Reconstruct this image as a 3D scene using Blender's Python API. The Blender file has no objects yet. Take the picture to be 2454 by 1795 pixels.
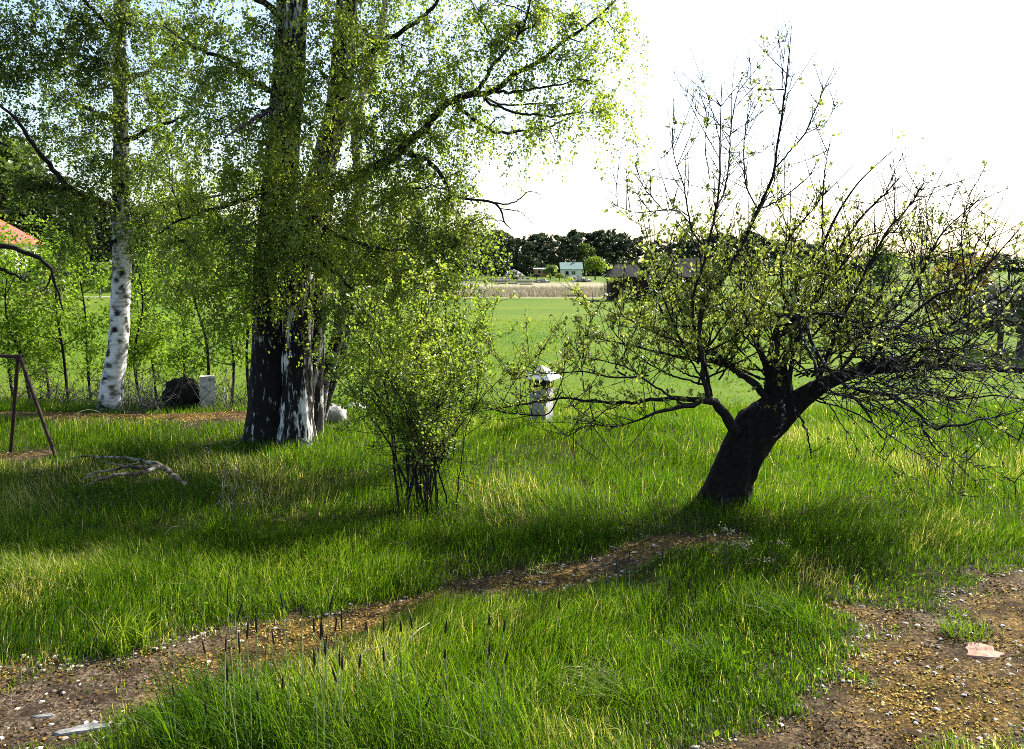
import bpy, math
import numpy as np
from mathutils import Vector, Matrix

S = bpy.context.scene
COL = S.collection
rng = np.random.default_rng(11)

# ------------------------------------------------------------------ camera, sky, sun, exposure
CAM_H, PITCH = 1.8, math.radians(7.5)
FPX, CX, CY = 2042.0, 1227.0, 897.5          # focal length and centre in photograph pixels
cam = bpy.data.cameras.new('camera')
cam.sensor_width = 36.0
cam.lens = FPX / 2454.0 * 36.0
cam.clip_start, cam.clip_end = 0.05, 6000.0
cam_o = bpy.data.objects.new('camera', cam)
COL.objects.link(cam_o)
cam_o.location = (0, 0, CAM_H)
cam_o.rotation_euler = (math.pi / 2 - PITCH, 0, 0)
S.camera = cam_o

SUN_DIR = np.array([0.76, 0.65, 0.0])
SUN_DIR /= np.linalg.norm(SUN_DIR)
SUN_EL = math.radians(41)
world = bpy.data.worlds.new('World')
S.world = world
world.use_nodes = True
nt = world.node_tree
nt.nodes.clear()
sky = nt.nodes.new('ShaderNodeTexSky')
sky.sky_type = 'NISHITA'
sky.sun_disc = False
sky.sun_elevation = SUN_EL
sky.sun_rotation = math.atan2(SUN_DIR[0], SUN_DIR[1])
sky.altitude = 0
sky.air_density = 1.0
sky.dust_density = 1.8
sky.ozone_density = 1.0
bg = nt.nodes.new('ShaderNodeBackground')
bg.inputs['Strength'].default_value = 0.115
out = nt.nodes.new('ShaderNodeOutputWorld')
nt.links.new(sky.outputs[0], bg.inputs[0])
nt.links.new(bg.outputs[0], out.inputs[0])

sun = bpy.data.lights.new('sun', 'SUN')
sun.energy = 5.0
sun.angle = math.radians(0.5)
sun.color = (1.0, 0.95, 0.86)
sun_o = bpy.data.objects.new('sun', sun)
COL.objects.link(sun_o)
sd = Vector((SUN_DIR[0] * math.cos(SUN_EL), SUN_DIR[1] * math.cos(SUN_EL), math.sin(SUN_EL)))
sun_o.rotation_euler = sd.to_track_quat('Z', 'Y').to_euler()
sun_o.location = (20, 20, 40)

vs = S.view_settings
vs.view_transform = 'Standard'
vs.look = 'None'
vs.gamma = 1.0
vs.use_curve_mapping = False
vs.exposure = 1.45
S.cycles.use_denoising = False
S.cycles.max_bounces = 5
S.cycles.diffuse_bounces = 3
S.cycles.transmission_bounces = 4
S.cycles.glossy_bounces = 2
S.cycles.filter_width = 0.9

# ------------------------------------------------------------------ helpers: coordinates, noise
SP, CP = math.sin(PITCH), math.cos(PITCH)


def ray(px, py):
    u = (px - CX) / FPX
    v = (CY - py) / FPX
    return np.array([u, CP + v * SP, -SP + v * CP])


def P(px, py, Y):
    """the point seen at photograph pixel (px, py) whose distance forward is Y metres"""
    d = ray(px, py)
    return np.array([0, 0, CAM_H]) + d * (Y / d[1])


def G(px, py, z=0.0):
    """the point of the level z seen at that pixel"""
    d = ray(px, py)
    return np.array([0, 0, CAM_H]) + d * ((z - CAM_H) / d[2])


def hash3(i, j, k, s):
    n = (i * 374761393 + j * 668265263 + k * 2147483647 + s * 974711) & 0xFFFFFFFF
    n = ((n ^ (n >> 13)) * 1274126177) & 0xFFFFFFFF
    return ((n ^ (n >> 16)) & 0xFFFF) / 65535.0


def noise(p, s=0):
    p = np.asarray(p, float)
    f = np.floor(p)
    i = f.astype(np.int64)
    t = p - f
    t = t * t * (3 - 2 * t)
    r = 0
    for a in (0, 1):
        wa = t[..., 0] if a else 1 - t[..., 0]
        for b in (0, 1):
            wb = t[..., 1] if b else 1 - t[..., 1]
            for c in (0, 1):
                wc = t[..., 2] if c else 1 - t[..., 2]
                r = r + wa * wb * wc * hash3(i[..., 0] + a, i[..., 1] + b, i[..., 2] + c, s)
    return r


def noise2(x, y, f, s=0, octv=2):
    r, amp, tot = 0, 1.0, 0
    for o in range(octv):
        r = r + amp * noise(np.stack([x * f, y * f, np.zeros_like(x) + 0.5], -1), s + o)
        tot += amp
        amp *= 0.5
        f *= 2.1
    return r / tot


def sst(a, b, x):
    t = np.clip((x - a) / (b - a), 0, 1)
    return t * t * (3 - 2 * t)


def hgt(x, y):
    """height of the terrain"""
    x = np.asarray(x, float)
    y = np.asarray(y, float)
    left = sst(1.0, -2.0, x)
    drop = left * sst(10.0, 19.0, y) + (1 - left) * sst(8.2, 24.0, y)
    z = -2.3 * drop
    z = z + 4.2 * sst(100, 128, y) * sst(-18, -48, x)
    z = z + 0.10 * (noise2(x, y, 0.45, 3) - 0.5) * sst(1.5, 4, y)
    z = z + 0.5 * (noise2(x, y, 0.03, 5) - 0.5) * sst(28, 60, y)
    z = z + 0.10 * np.exp(-((y - 9.5) / 0.5) ** 2) * left
    z = z + 0.16 * np.exp(-((y - 8.3) / 0.9) ** 2 - ((x - 1.1) / 1.5) ** 2)
    return z


def dist_poly(x, y, pts, rad):
    """signed-ish coverage of a band: 1 on the centre line, 0 at the edge and below outside"""
    best = np.full(np.shape(x), -9.0)
    for (a, ra), (b, rb) in zip(zip(pts[:-1], rad[:-1]), zip(pts[1:], rad[1:])):
        dx, dy = b[0] - a[0], b[1] - a[1]
        t = np.clip(((x - a[0]) * dx + (y - a[1]) * dy) / (dx * dx + dy * dy + 1e-9), 0, 1)
        d = np.hypot(x - a[0] - t * dx, y - a[1] - t * dy)
        best = np.maximum(best, 1 - d / (ra + (rb - ra) * t))
    return best


TRACK = [(G(*q), r) for q, r in [((-250, 1770), .58), ((60, 1700), .52), ((330, 1640), .40), ((620, 1550), .32), ((850, 1485), .23),
                                 ((1010, 1440), .10), ((1150, 1410), .20), ((1300, 1390), .26), ((1440, 1365), .20), ((1580, 1310), .20), ((1760, 1295), .10)]]
YARD = [(G(*q), r) for q, r in [((1640, 1840), .10), ((1960, 1790), .30), ((2220, 1700), .44), ((2500, 1640), .56), ((2700, 1620), .6)]]
YARD2 = [(G(*q), r) for q, r in [((2160, 1620), .34), ((2330, 1520), .34), ((2520, 1420), .40)]]
YARD3 = [(G(*q), r) for q, r in [((2010, 1450), .06), ((2090, 1470), .11), ((2260, 1480), .16)]]
LEDGE = [(np.array([-12, 9.4, 0]), .16), (np.array([-6, 9.45, 0]), .18), (np.array([-4.4, 9.5, 0]), .26), (np.array([-2.9, 9.3, 0]), .22)]
BARE = [(np.array([-5.4, 7.7, 0]), .22), (np.array([-4.5, 7.8, 0]), .2)]


def path_mask(x, y, near=False):
    """how bare and mossy the ground is (0 grass, 1 bare); near: how close to such a place"""
    x = np.asarray(x, float)
    y = np.asarray(y, float)
    m = np.full(x.shape, -9.0)
    for band in (TRACK, YARD, YARD2, YARD3, LEDGE, BARE):
        m = np.maximum(m, dist_poly(x, y, [b[0] for b in band], [b[1] for b in band]))
    if near: return sst(-1.6, 0.1, m)
    m = m + (noise2(x, y, 2.2, 21, 3) - 0.5) * 1.4 + (noise2(x, y, 9.0, 23, 2) - 0.5) * 0.9
    return sst(-0.12, 0.5, m)


# ------------------------------------------------------------------ helpers: meshes and objects
ORG = {}


def tag(o, label=None, cat=None, group=None, kind=None):
    if label: o['label'] = label
    if cat: o['category'] = cat
    if group: o['group'] = group
    if kind: o['kind'] = kind
    return o


def thing(name, loc, label, cat, group=None):
    o = bpy.data.objects.new(name, None)
    o.empty_display_size = 0.1
    COL.objects.link(o)
    o.location = tuple(float(c) for c in loc)
    ORG[o] = np.array(loc, float)
    return tag(o, label, cat, group)


def make_mesh(name, V, F, mat=None, smooth=False, attrs=None):
    """V (n,3); F: an (m,k) array or a list of such arrays"""
    me = bpy.data.meshes.new(name)
    V = np.asarray(V, np.float32)
    Fs = [np.asarray(f, np.int32) for f in (F if isinstance(F, list) else [F])]
    Fs = [f for f in Fs if len(f)]
    me.vertices.add(len(V))
    me.vertices.foreach_set('co', V.ravel())
    loops = np.concatenate([f.ravel() for f in Fs])
    sizes = np.concatenate([np.full(len(f), f.shape[1], np.int32) for f in Fs])
    me.loops.add(len(loops))
    me.loops.foreach_set('vertex_index', loops)
    me.polygons.add(len(sizes))
    me.polygons.foreach_set('loop_start', np.concatenate([[0], np.cumsum(sizes)[:-1]]).astype(np.int32))
    me.polygons.foreach_set('use_smooth', np.full(len(sizes), smooth))
    for k, a in (attrs or {}).items():
        at = me.attributes.new(k, 'FLOAT', 'POINT')
        at.data.foreach_set('value', np.asarray(a, np.float32))
    me.update(calc_edges=True)
    if mat: me.materials.append(mat)
    return me


def obj(name, V, F, mat, parent=None, smooth=False, attrs=None, kind=None):
    """one mesh object, vertices given in world coordinates"""
    org = ORG[parent] if parent is not None else np.zeros(3)
    o = bpy.data.objects.new(name, make_mesh(name, np.asarray(V, float) - org, F, mat, smooth, attrs))
    COL.objects.link(o)
    ORG[o] = org
    if parent is not None: o.parent = parent
    if kind: o['kind'] = kind
    return o


class MB:
    """collects shapes (verts, quads, tris) for one mesh"""

    def __init__(self):
        self.v, self.q, self.t, self.a, self.n = [], [], [], [], 0

    def add(self, v, q=None, t=None, a=None):
        v = np.asarray(v, float).reshape(-1, 3)
        if q is not None and len(q): self.q.append(np.asarray(q, int).reshape(-1, 4) + self.n)
        if t is not None and len(t): self.t.append(np.asarray(t, int).reshape(-1, 3) + self.n)
        self.a.append(np.full(len(v), 0.5) if a is None else np.broadcast_to(np.asarray(a, float), (len(v),)))
        self.v.append(v)
        self.n += len(v)
        return self

    def box(self, c, s, rz=0.0, a=None, R=None):
        s = np.asarray(s, float) / 2
        v = np.array([[x, y, z] for x in (-1, 1) for y in (-1, 1) for z in (-1, 1)], float) * s
        if R is None:
            R = np.array([[math.cos(rz), -math.sin(rz), 0], [math.sin(rz), math.cos(rz), 0], [0, 0, 1]])
        return self.add(v @ np.asarray(R).T + np.asarray(c, float),
                        [[0, 1, 3, 2], [4, 6, 7, 5], [0, 4, 5, 1], [2, 3, 7, 6], [0, 2, 6, 4], [1, 5, 7, 3]], a=a)

    def tubes(self, pts, rad, sides=4, cap=False, a=None):
        v, q = tube_arrays(np.asarray(pts, float), np.asarray(rad, float), sides)
        base = self.n
        self.add(v, q, a=a)
        return self

    def data(self):
        F = []
        if self.q: F.append(np.concatenate(self.q))
        if self.t: F.append(np.concatenate(self.t))
        return np.concatenate(self.v), F, np.concatenate(self.a)

    def build(self, name, mat, parent=None, smooth=False, kind=None):
        V, F, A = self.data()
        return obj(name, V, F, mat, parent, smooth, {'rnd': A}, kind)


def tube_arrays(pts, rad, sides):
    """pts (n,m,3), rad (n,m): n tubes of m rings each, tips closed by their tiny radius"""
    if pts.ndim == 2: pts, rad = pts[None], rad[None]
    n, m, _ = pts.shape
    tan = np.gradient(pts, axis=1)
    tan /= np.linalg.norm(tan, axis=2, keepdims=True) + 1e-9
    ref = np.where(np.abs(tan[:, :1, 1:2]) > 0.8, np.array([1.0, 0, 0]), np.array([0, 1.0, 0]))
    ref = np.broadcast_to(ref, tan.shape)
    u = np.cross(tan, ref)
    u /= np.linalg.norm(u, axis=2, keepdims=True) + 1e-9
    w = np.cross(tan, u)
    ang = np.arange(sides) / sides * 2 * math.pi
    v = pts[:, :, None] + rad[:, :, None, None] * (u[:, :, None] * np.cos(ang)[:, None] + w[:, :, None] * np.sin(ang)[:, None])
    idx = np.arange(n * m * sides).reshape(n, m, sides)
    a, b = idx[:, :-1], idx[:, 1:]
    q = np.stack([a, np.roll(a, -1, 2), np.roll(b, -1, 2), b], -1).reshape(-1, 4)
    return v.reshape(-1, 3), q


def spline(pts, m):
    """Catmull-Rom through the rows of pts, m samples"""
    p = np.asarray(pts, float)
    if len(p) == 2:
        return p[0] + (p[1] - p[0]) * np.linspace(0, 1, m)[:, None]
    q = np.vstack([2 * p[0] - p[1], p, 2 * p[-1] - p[-2]])
    t = np.linspace(0, len(p) - 1 - 1e-6, m)
    i = t.astype(int)
    f = (t - i)[:, None]
    a, b, c, d = q[i], q[i + 1], q[i + 2], q[i + 3]
    return 0.5 * (2 * b + (c - a) * f + (2 * a - 5 * b + 4 * c - d) * f ** 2 + (3 * b - a - 3 * c + d) * f ** 3)


def unit(v):
    return v / (np.linalg.norm(v, axis=-1, keepdims=True) + 1e-9)


def bez(a, b, c, m):
    t = np.linspace(0, 1, m)[None, :, None]
    return a[:, None] * (1 - t) ** 2 + 2 * b[:, None] * t * (1 - t) + c[:, None] * t ** 2


def frames(d, n):
    y = unit(d)
    x = unit(np.cross(y, n))
    z = np.cross(x, y)
    return np.stack([x, y, z], -1)            # columns


def scatter(tv, tf, pos, R, scale, rnd=None):
    """copies of a template mesh; returns V, F, attribute"""
    n, k = len(pos), len(tv)
    sc = np.asarray(scale, float)
    sc = sc.reshape(n, 1, -1) if sc.ndim else sc
    V = np.einsum('nij,nkj->nki', R, tv[None] * sc) + pos[:, None]
    F = (tf[None] + (np.arange(n) * k)[:, None, None]).reshape(-1, tf.shape[1])
    A = np.repeat(rng.random(n) if rnd is None else rnd, k)
    return V.reshape(-1, 3), F, A


def rand_rot(n, up=False):
    a = rng.random(n) * 2 * math.pi
    if up:
        R = np.zeros((n, 3, 3))
        R[:, 0, 0] = R[:, 1, 1] = np.cos(a)
        R[:, 0, 1], R[:, 1, 0] = -np.sin(a), np.sin(a)
        R[:, 2, 2] = 1
        return R
    return frames(rng.normal(size=(n, 3)), rng.normal(size=(n, 3)))


LEAF_V = np.array([[0, 0, 0], [-.34, .36, .07], [.34, .36, .07], [0, .45, -.03], [-.16, .74, .03], [.16, .74, .03], [0, 1, -.10]])
LEAF_F = np.array([[0, 3, 1], [0, 2, 3], [1, 3, 4], [2, 5, 3], [4, 3, 6], [5, 6, 3]])
LEAF4_V = np.array([[0, 0, 0], [-.36, .42, .07], [.36, .42, .07], [0, 1, -.06]])
LEAF4_F = np.array([[0, 3, 1], [0, 2, 3]])


def in_view(p):
    """photograph pixel and depth of points"""
    q = p - np.array([0, 0, CAM_H])
    f = q[:, 1] * CP - q[:, 2] * SP
    up = q[:, 1] * SP + q[:, 2] * CP
    return CX + FPX * q[:, 0] / f, CY - FPX * up / f, f


def foliage(parent, mat, pos, d, nrm, size, rnd, name='crown', singles=0, detail=True):
    """leaves as one crown mesh; the ones that show largest are leaf objects of their own below it"""
    R = frames(d, nrm)
    keep = np.ones(len(pos), bool)
    pick = np.zeros(0, int)
    if singles:
        px, py, f = in_view(pos)
        ok = (px > 5) & (px < 2449) & (py > 5) & (py < 1790) & (np.abs(np.einsum('ni,ni->n', R[:, :, 2], unit(pos - np.array([0, 0, CAM_H])))) > .5)
        score = np.where(ok, size / f, -1)
        pick = np.argsort(-score)[:singles]
        keep[pick] = False
    tv, tf = (LEAF_V, LEAF_F) if detail else (LEAF4_V, LEAF4_F)
    V, F, A = scatter(tv, tf, pos[keep], R[keep], size[keep], rnd[keep])
    c = obj(name, V, F, mat, parent, True, {'rnd': A}, 'stuff')
    if len(pick):
        meshes = [make_mesh('leaf', LEAF_V, LEAF_F, mat, True, {'rnd': np.full(len(LEAF_V), r)}) for r in (.15, .35, .55, .75, .92)]
        for i in pick:
            o = bpy.data.objects.new('leaf', meshes[min(4, int(rnd[i] * 5))])
            COL.objects.link(o)
            o.parent = c
            M = Matrix.Identity(4)
            for a in range(3):
                for b in range(3): M[a][b] = R[i, a, b] * size[i]
                M[a][3] = pos[i, a] - ORG[parent][a]
            o.matrix_local = M
    return c


# ------------------------------------------------------------------ materials
MATS = {}


def nodes_of(name):
    m = bpy.data.materials.new(name)
    m.use_nodes = True
    n = m.node_tree
    b = n.nodes['Principled BSDF']
    MATS[name] = m
    return m, n, b, n.nodes['Material Output']


def ramp(n, fac, stops, inter='LINEAR'):
    r = n.nodes.new('ShaderNodeValToRGB')
    r.color_ramp.interpolation = inter
    e = r.color_ramp.elements
    while len(e) < len(stops): e.new(0.5)
    for el, (p, c) in zip(e, stops):
        el.position = p
        el.color = (*c, 1) if len(c) == 3 else c
    n.links.new(fac, r.inputs[0])
    return r.outputs[0]


def attr(n, name):
    a = n.nodes.new('ShaderNodeAttribute')
    a.attribute_name = name
    return a.outputs['Fac']


def tex(n, scale, detail=4.0, rough=.6, stretch=None, coord='Object'):
    tc = n.nodes.new('ShaderNodeTexCoord')
    src = tc.outputs[coord]
    if stretch:
        mp = n.nodes.new('ShaderNodeMapping')
        mp.inputs['Scale'].default_value = stretch
        n.links.new(src, mp.inputs[0])
        src = mp.outputs[0]
    t = n.nodes.new('ShaderNodeTexNoise')
    t.inputs['Scale'].default_value = scale
    t.inputs['Detail'].default_value = detail
    t.inputs['Roughness'].default_value = rough
    n.links.new(src, t.inputs['Vector'])
    return t.outputs['Fac']


def mixc(n, fac, a, b, blend='MIX'):
    m = n.nodes.new('ShaderNodeMix')
    m.data_type = 'RGBA'
    m.blend_type = blend
    for s, v in ((m.inputs[0], fac), (m.inputs[6], a), (m.inputs[7], b)):
        if hasattr(v, 'is_linked'): n.links.new(v, s)
        else: s.default_value = v if isinstance(v, (int, float)) else (*v, 1)
    return m.outputs[2]


def mathn(n, op, a, b=0.0, clamp=False):
    m = n.nodes.new('ShaderNodeMath')
    m.operation = op
    m.use_clamp = clamp
    for s, v in ((m.inputs[0], a), (m.inputs[1], b)):
        if hasattr(v, 'is_linked'): n.links.new(v, s)
        else: s.default_value = v
    return m.outputs[0]


def bump(n, b, h, strength, dist):
    x = n.nodes.new('ShaderNodeBump')
    x.inputs['Strength'].default_value = strength
    x.inputs['Distance'].default_value = dist
    n.links.new(h, x.inputs['Height'])
    n.links.new(x.outputs[0], b.inputs['Normal'])


def leaf_mat(name, stops, trans, fac=.45, rough=.45, spec=.35):
    """stops: colours along the attribute rnd; trans: light that passes, as a multiple of them"""
    m, n, b, o = nodes_of(name)
    c = ramp(n, attr(n, 'rnd'), stops)
    n.links.new(c, b.inputs['Base Color'])
    b.inputs['Roughness'].default_value = rough
    b.inputs['Specular IOR Level'].default_value = spec
    t = n.nodes.new('ShaderNodeBsdfTranslucent')
    n.links.new(mixc(n, 1.0, c, trans, 'MULTIPLY'), t.inputs[0])
    x = n.nodes.new('ShaderNodeMixShader')
    x.inputs[0].default_value = fac
    n.links.new(b.outputs[0], x.inputs[1])
    n.links.new(t.outputs[0], x.inputs[2])
    n.links.new(x.outputs[0], o.inputs[0])
    return m


def plain_mat(name, stops, scale=8.0, rough=.8, bmp=.3, bdist=.01, stretch=None, spec=.2, detail=6, metal=0.0):
    m, n, b, o = nodes_of(name)
    f = tex(n, scale, detail, .65, stretch)
    n.links.new(ramp(n, f, stops), b.inputs['Base Color'])
    b.inputs['Roughness'].default_value = rough
    b.inputs['Specular IOR Level'].default_value = spec
    b.inputs['Metallic'].default_value = metal
    if bmp: bump(n, b, f, bmp, bdist)
    return m


M_birch_leaf = leaf_mat('birch_leaf', [(0, (.026, .042, .008)), (.4, (.080, .112, .018)), (.75, (.15, .185, .030)), (1, (.25, .29, .05))], (2.7, 2.8, 1.6), .56, .38, .45)
M_apple_leaf = leaf_mat('apple_leaf', [(0, (.055, .09, .018)), (.5, (.13, .17, .032)), (.85, (.21, .24, .05)), (1, (.31, .32, .08))], (2.2, 2.2, 1.4), .42, .4, .4)
M_bush_leaf = leaf_mat('bush_leaf', [(0, (.04, .07, .010)), (.5, (.11, .16, .020)), (1, (.20, .24, .04))], (2.4, 2.4, 1.5), .52, .4, .4)
M_sapling_leaf = leaf_mat('sapling_leaf', [(0, (.05, .09, .008)), (.5, (.10, .175, .012)), (1, (.17, .24, .022))], (2.2, 2.2, 1.5), .45, .5, .15)
M_far_pine = leaf_mat('pine_needles', [(0, (.008, .017, .005)), (.5, (.026, .044, .012)), (1, (.070, .095, .026))], (1, 1, 1), .2)
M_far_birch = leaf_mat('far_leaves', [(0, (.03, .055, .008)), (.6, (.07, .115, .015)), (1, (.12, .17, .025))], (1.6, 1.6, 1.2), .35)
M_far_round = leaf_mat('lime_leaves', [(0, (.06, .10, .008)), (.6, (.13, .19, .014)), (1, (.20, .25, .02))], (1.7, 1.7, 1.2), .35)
M_edge = leaf_mat('edge_leaves', [(0, (.014, .028, .006)), (.6, (.04, .065, .012)), (1, (.08, .11, .02))], (1.3, 1.3, 1), .3)
M_orange = leaf_mat('copper_leaves', [(0, (.08, .06, .010)), (.6, (.16, .12, .015)), (1, (.26, .19, .025))], (1.6, 1.6, 1.2), .35)
M_scrub = leaf_mat('grey_scrub', [(0, (.05, .055, .03)), (.6, (.10, .11, .06)), (1, (.15, .16, .08))], (1, 1, 1), .2)
M_grass = leaf_mat('grass_blade', [(0, (.014, .036, .002)), (.3, (.036, .084, .004)), (.62, (.078, .138, .007)), (.82, (.135, .178, .016)), (.93, (.24, .22, .06)), (1, (.40, .36, .19))], (2.2, 2.2, 1.2), .46, .5, .12)
M_field = leaf_mat('field_blade', [(0, (.055, .11, .005)), (.5, (.080, .145, .008)), (.9, (.12, .17, .012)), (1, (.24, .22, .04))], (1.9, 1.9, 1.2), .5, .6, .08)
M_reed = leaf_mat('dry_reed', [(0, (.15, .13, .07)), (.5, (.28, .245, .15)), (1, (.42, .375, .26))], (1, 1, 1), .3)
M_straw = leaf_mat('straw', [(0, (.25, .21, .10)), (1, (.48, .44, .28))], (1, 1, 1), .25)
M_stem = leaf_mat('foxtail_stem', [(0, (.22, .28, .09)), (1, (.34, .40, .16))], (1.4, 1.4, 1.2), .3)
M_head = leaf_mat('foxtail_head', [(0, (.008, .008, .006)), (1, (.05, .045, .03))], (1, 1, 1), .1, .7, .1)

M_apple_bark = plain_mat('apple_bark', [(.36, (.005, .004, .003)), (.58, (.013, .010, .008)), (.72, (.03, .026, .02)), (.84, (.13, .125, .11))], 26, .95, 1.0, .03)
M_twig = plain_mat('dark_twig', [(.40, (.007, .005, .005)), (.68, (.025, .02, .017)), (.8, (.10, .09, .075))], 40, .8, .3, .003)
M_lichen_twig = plain_mat('lichened_twig', [(.46, (.008, .007, .006)), (.56, (.035, .032, .028)), (.66, (.34, .34, .31))], 30, .9, .5, .004)
M_brown_twig = plain_mat('brown_twig', [(.3, (.03, .022, .016)), (.7, (.11, .085, .06))], 30, .8, .3, .004)
M_grey_twig = plain_mat('grey_brush', [(.3, (.06, .055, .045)), (.7, (.19, .18, .15))], 30, .85, .3, .004)
M_dead_wood = plain_mat('dead_branch_wood', [(.40, (.025, .021, .015)), (.52, (.14, .12, .085)), (.66, (.42, .38, .29))], 16, .85, .5, .006, (1, 1, 1))
M_rust = plain_mat('rusty_pipe', [(.3, (.012, .006, .005)), (.6, (.035, .013, .010)), (.85, (.09, .035, .022))], 22, .75, .4, .002, None, .3)
M_concrete = plain_mat('old_concrete', [(.28, (.10, .095, .08)), (.46, (.36, .35, .32)), (.7, (.58, .57, .53))], 9, .9, .4, .01)
M_cap_metal = plain_mat('zinc_sheet', [(.3, (.42, .43, .43)), (.7, (.66, .67, .67))], 6, .45, .1, .003, None, .5)
M_dark_metal = plain_mat('dark_louvre', [(.3, (.012, .012, .013)), (.7, (.04, .04, .04))], 12, .6, .2, .003)
M_rock = plain_mat('pale_rock', [(.28, (.07, .068, .06)), (.5, (.24, .235, .22)), (.72, (.48, .47, .44))], 7, .9, .7, .03)
M_dark_rock = plain_mat('dark_mossy_rock', [(.3, (.004, .004, .003)), (.6, (.012, .012, .009)), (.85, (.05, .05, .035))], 7, .95, .9, .04)
M_pink = plain_mat('pink_stone', [(.28, (.16, .085, .06)), (.5, (.34, .20, .14)), (.75, (.44, .29, .22))], 14, .85, .5, .01)
M_barn = plain_mat('barn_boards', [(.3, (.014, .007, .006)), (.7, (.040, .015, .012))], 3, .9, .3, .02, (8, 8, .5))
M_shingle = plain_mat('grey_shingle', [(.3, (.010, .009, .008)), (.7, (.034, .030, .028))], 2.2, .95, .5, .03, (1, 1, 4))
M_white = plain_mat('white_paint', [(.3, (.62, .61, .58)), (.7, (.8, .79, .76))], 4, .7, .1, .005)
M_cream = plain_mat('cream_render', [(.3, (.58, .54, .44)), (.7, (.74, .71, .60))], 2, .85, .1, .01)
M_tile = plain_mat('red_tile', [(.3, (.30, .045, .035)), (.55, (.46, .09, .07)), (.8, (.58, .20, .15))], 1.6, .8, .4, .03, (1, 1, 3))
M_green_roof = plain_mat('verdigris_roof', [(.3, (.13, .20, .175)), (.7, (.22, .31, .27))], 1.2, .6, .1, .01)
M_orange_wall = plain_mat('ochre_boards', [(.3, (.25, .10, .04)), (.7, (.42, .20, .09))], 2, .9, .2, .01)
M_black = plain_mat('dark_opening', [(.3, (.006, .006, .006)), (.7, (.014, .013, .012))], 3, .9, 0)
M_glass = plain_mat('window_glass', [(.3, (.02, .025, .03)), (.7, (.04, .045, .05))], 2, .15, 0, spec=.5)
M_timber = plain_mat('sawn_timber', [(.3, (.34, .27, .19)), (.7, (.58, .50, .40))], 5, .85, .2, .01)
M_birch_far = plain_mat('far_trunk', [(.35, (.03, .025, .02)), (.6, (.12, .11, .10))], 4, .9, .2, .01)
M_track = plain_mat('pale_gravel', [(.3, (.34, .31, .25)), (.7, (.5, .47, .40))], 3, .95, .2, .02)


def birch_mat(name, wide=False):
    """white birch bark; the attribute rnd is the height of the bark (furrow 0, plate 1)"""
    m, n, b, o = nodes_of(name)
    f = tex(n, 10, 8, .7, (1, 1, 3.2)) if not wide else tex(n, 36, 5, .62, (1, 1, .25))
    g = mathn(n, 'ADD', mathn(n, 'MULTIPLY', attr(n, 'rnd'), .45 if wide else .75), mathn(n, 'MULTIPLY', f, .80 if wide else .55))
    if wide:
        st = [(.595, (.006, .005, .004)), (.645, (.025, .022, .018)), (.68, (.26, .25, .23)), (.78, (.60, .59, .56))]
    else:
        st = [(.40, (.012, .011, .009)), (.50, (.13, .125, .115)), (.60, (.50, .49, .46)), (.8, (.72, .71, .68))]
    n.links.new(ramp(n, g, st), b.inputs['Base Color'])
    b.inputs['Roughness'].default_value = .8
    b.inputs['Specular IOR Level'].default_value = .2
    bump(n, b, f, .5, .01)
    return m


M_birch_old = birch_mat('old_birch_bark', True)
M_birch = birch_mat('birch_bark')


def ground_mat():
    m, n, b, o = nodes_of('ground')
    bare = attr(n, 'bare')
    field = attr(n, 'field')
    reed = attr(n, 'reed')
    moss = attr(n, 'moss')
    f1 = tex(n, 60, 6, .7)
    f2 = tex(n, 9, 5, .6)
    f3 = tex(n, .12, 4, .6)
    f4 = tex(n, 1.7, 6, .75)
    soil = ramp(n, f1, [(.32, (.012, .010, .006)), (.55, (.045, .035, .016)), (.75, (.09, .075, .03))])
    mossc = ramp(n, f1, [(.34, (.014, .008, .003)), (.48, (.09, .052, .012)), (.60, (.25, .15, .025)), (.76, (.40, .30, .10))])
    grit = ramp(n, f1, [(.34, (.012, .008, .005)), (.48, (.07, .048, .028)), (.60, (.20, .15, .10)), (.74, (.44, .39, .31))])
    barec = mixc(n, moss, grit, mossc)
    f5 = tex(n, 5.5, 5, .7)
    barec = mixc(n, ramp(n, f5, [(.40, (.8, .8, .8)), (.58, (0, 0, 0))]), barec, (.022, .014, .008))
    near = mixc(n, bare, soil, barec)
    fieldc = mixc(n, ramp(n, f3, [(.35, (0, 0, 0)), (.65, (1, 1, 1))]), (.064, .118, .006), (.115, .155, .010))
    fieldc = mixc(n, mathn(n, 'MULTIPLY', ramp(n, f4, [(.4, (0, 0, 0)), (.7, (1, 1, 1))]), .55), fieldc, (.030, .070, .005))
    c = mixc(n, field, near, fieldc)
    c = mixc(n, reed, c, ramp(n, f4, [(.3, (.18, .16, .09)), (.7, (.34, .30, .20))]))
    n.links.new(c, b.inputs['Base Color'])
    b.inputs['Roughness'].default_value = .95
    b.inputs['Specular IOR Level'].default_value = .1
    bump(n, b, f1, .8, .02)
    return m


M_ground = ground_mat()

# ------------------------------------------------------------------ ground


def axis(parts):
    r = [np.arange(a, b, s) for a, b, s in parts]
    return np.concatenate(r)


gx = axis([(-3000, -400, 260), (-400, -120, 28), (-120, -30, 4.5), (-30, -8, .9), (-8, 6, .09), (6, 30, .9), (30, 120, 4.5), (120, 400, 28), (400, 3001, 260)])
gy = axis([(-300, -30, 45), (-30, 1.5, 3), (1.5, 11, .075), (11, 26, .35), (26, 150, 3), (150, 420, 12), (420, 4000, 240)])
X, Y = np.meshgrid(gx, gy)
bare = path_mask(X, Y)


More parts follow.
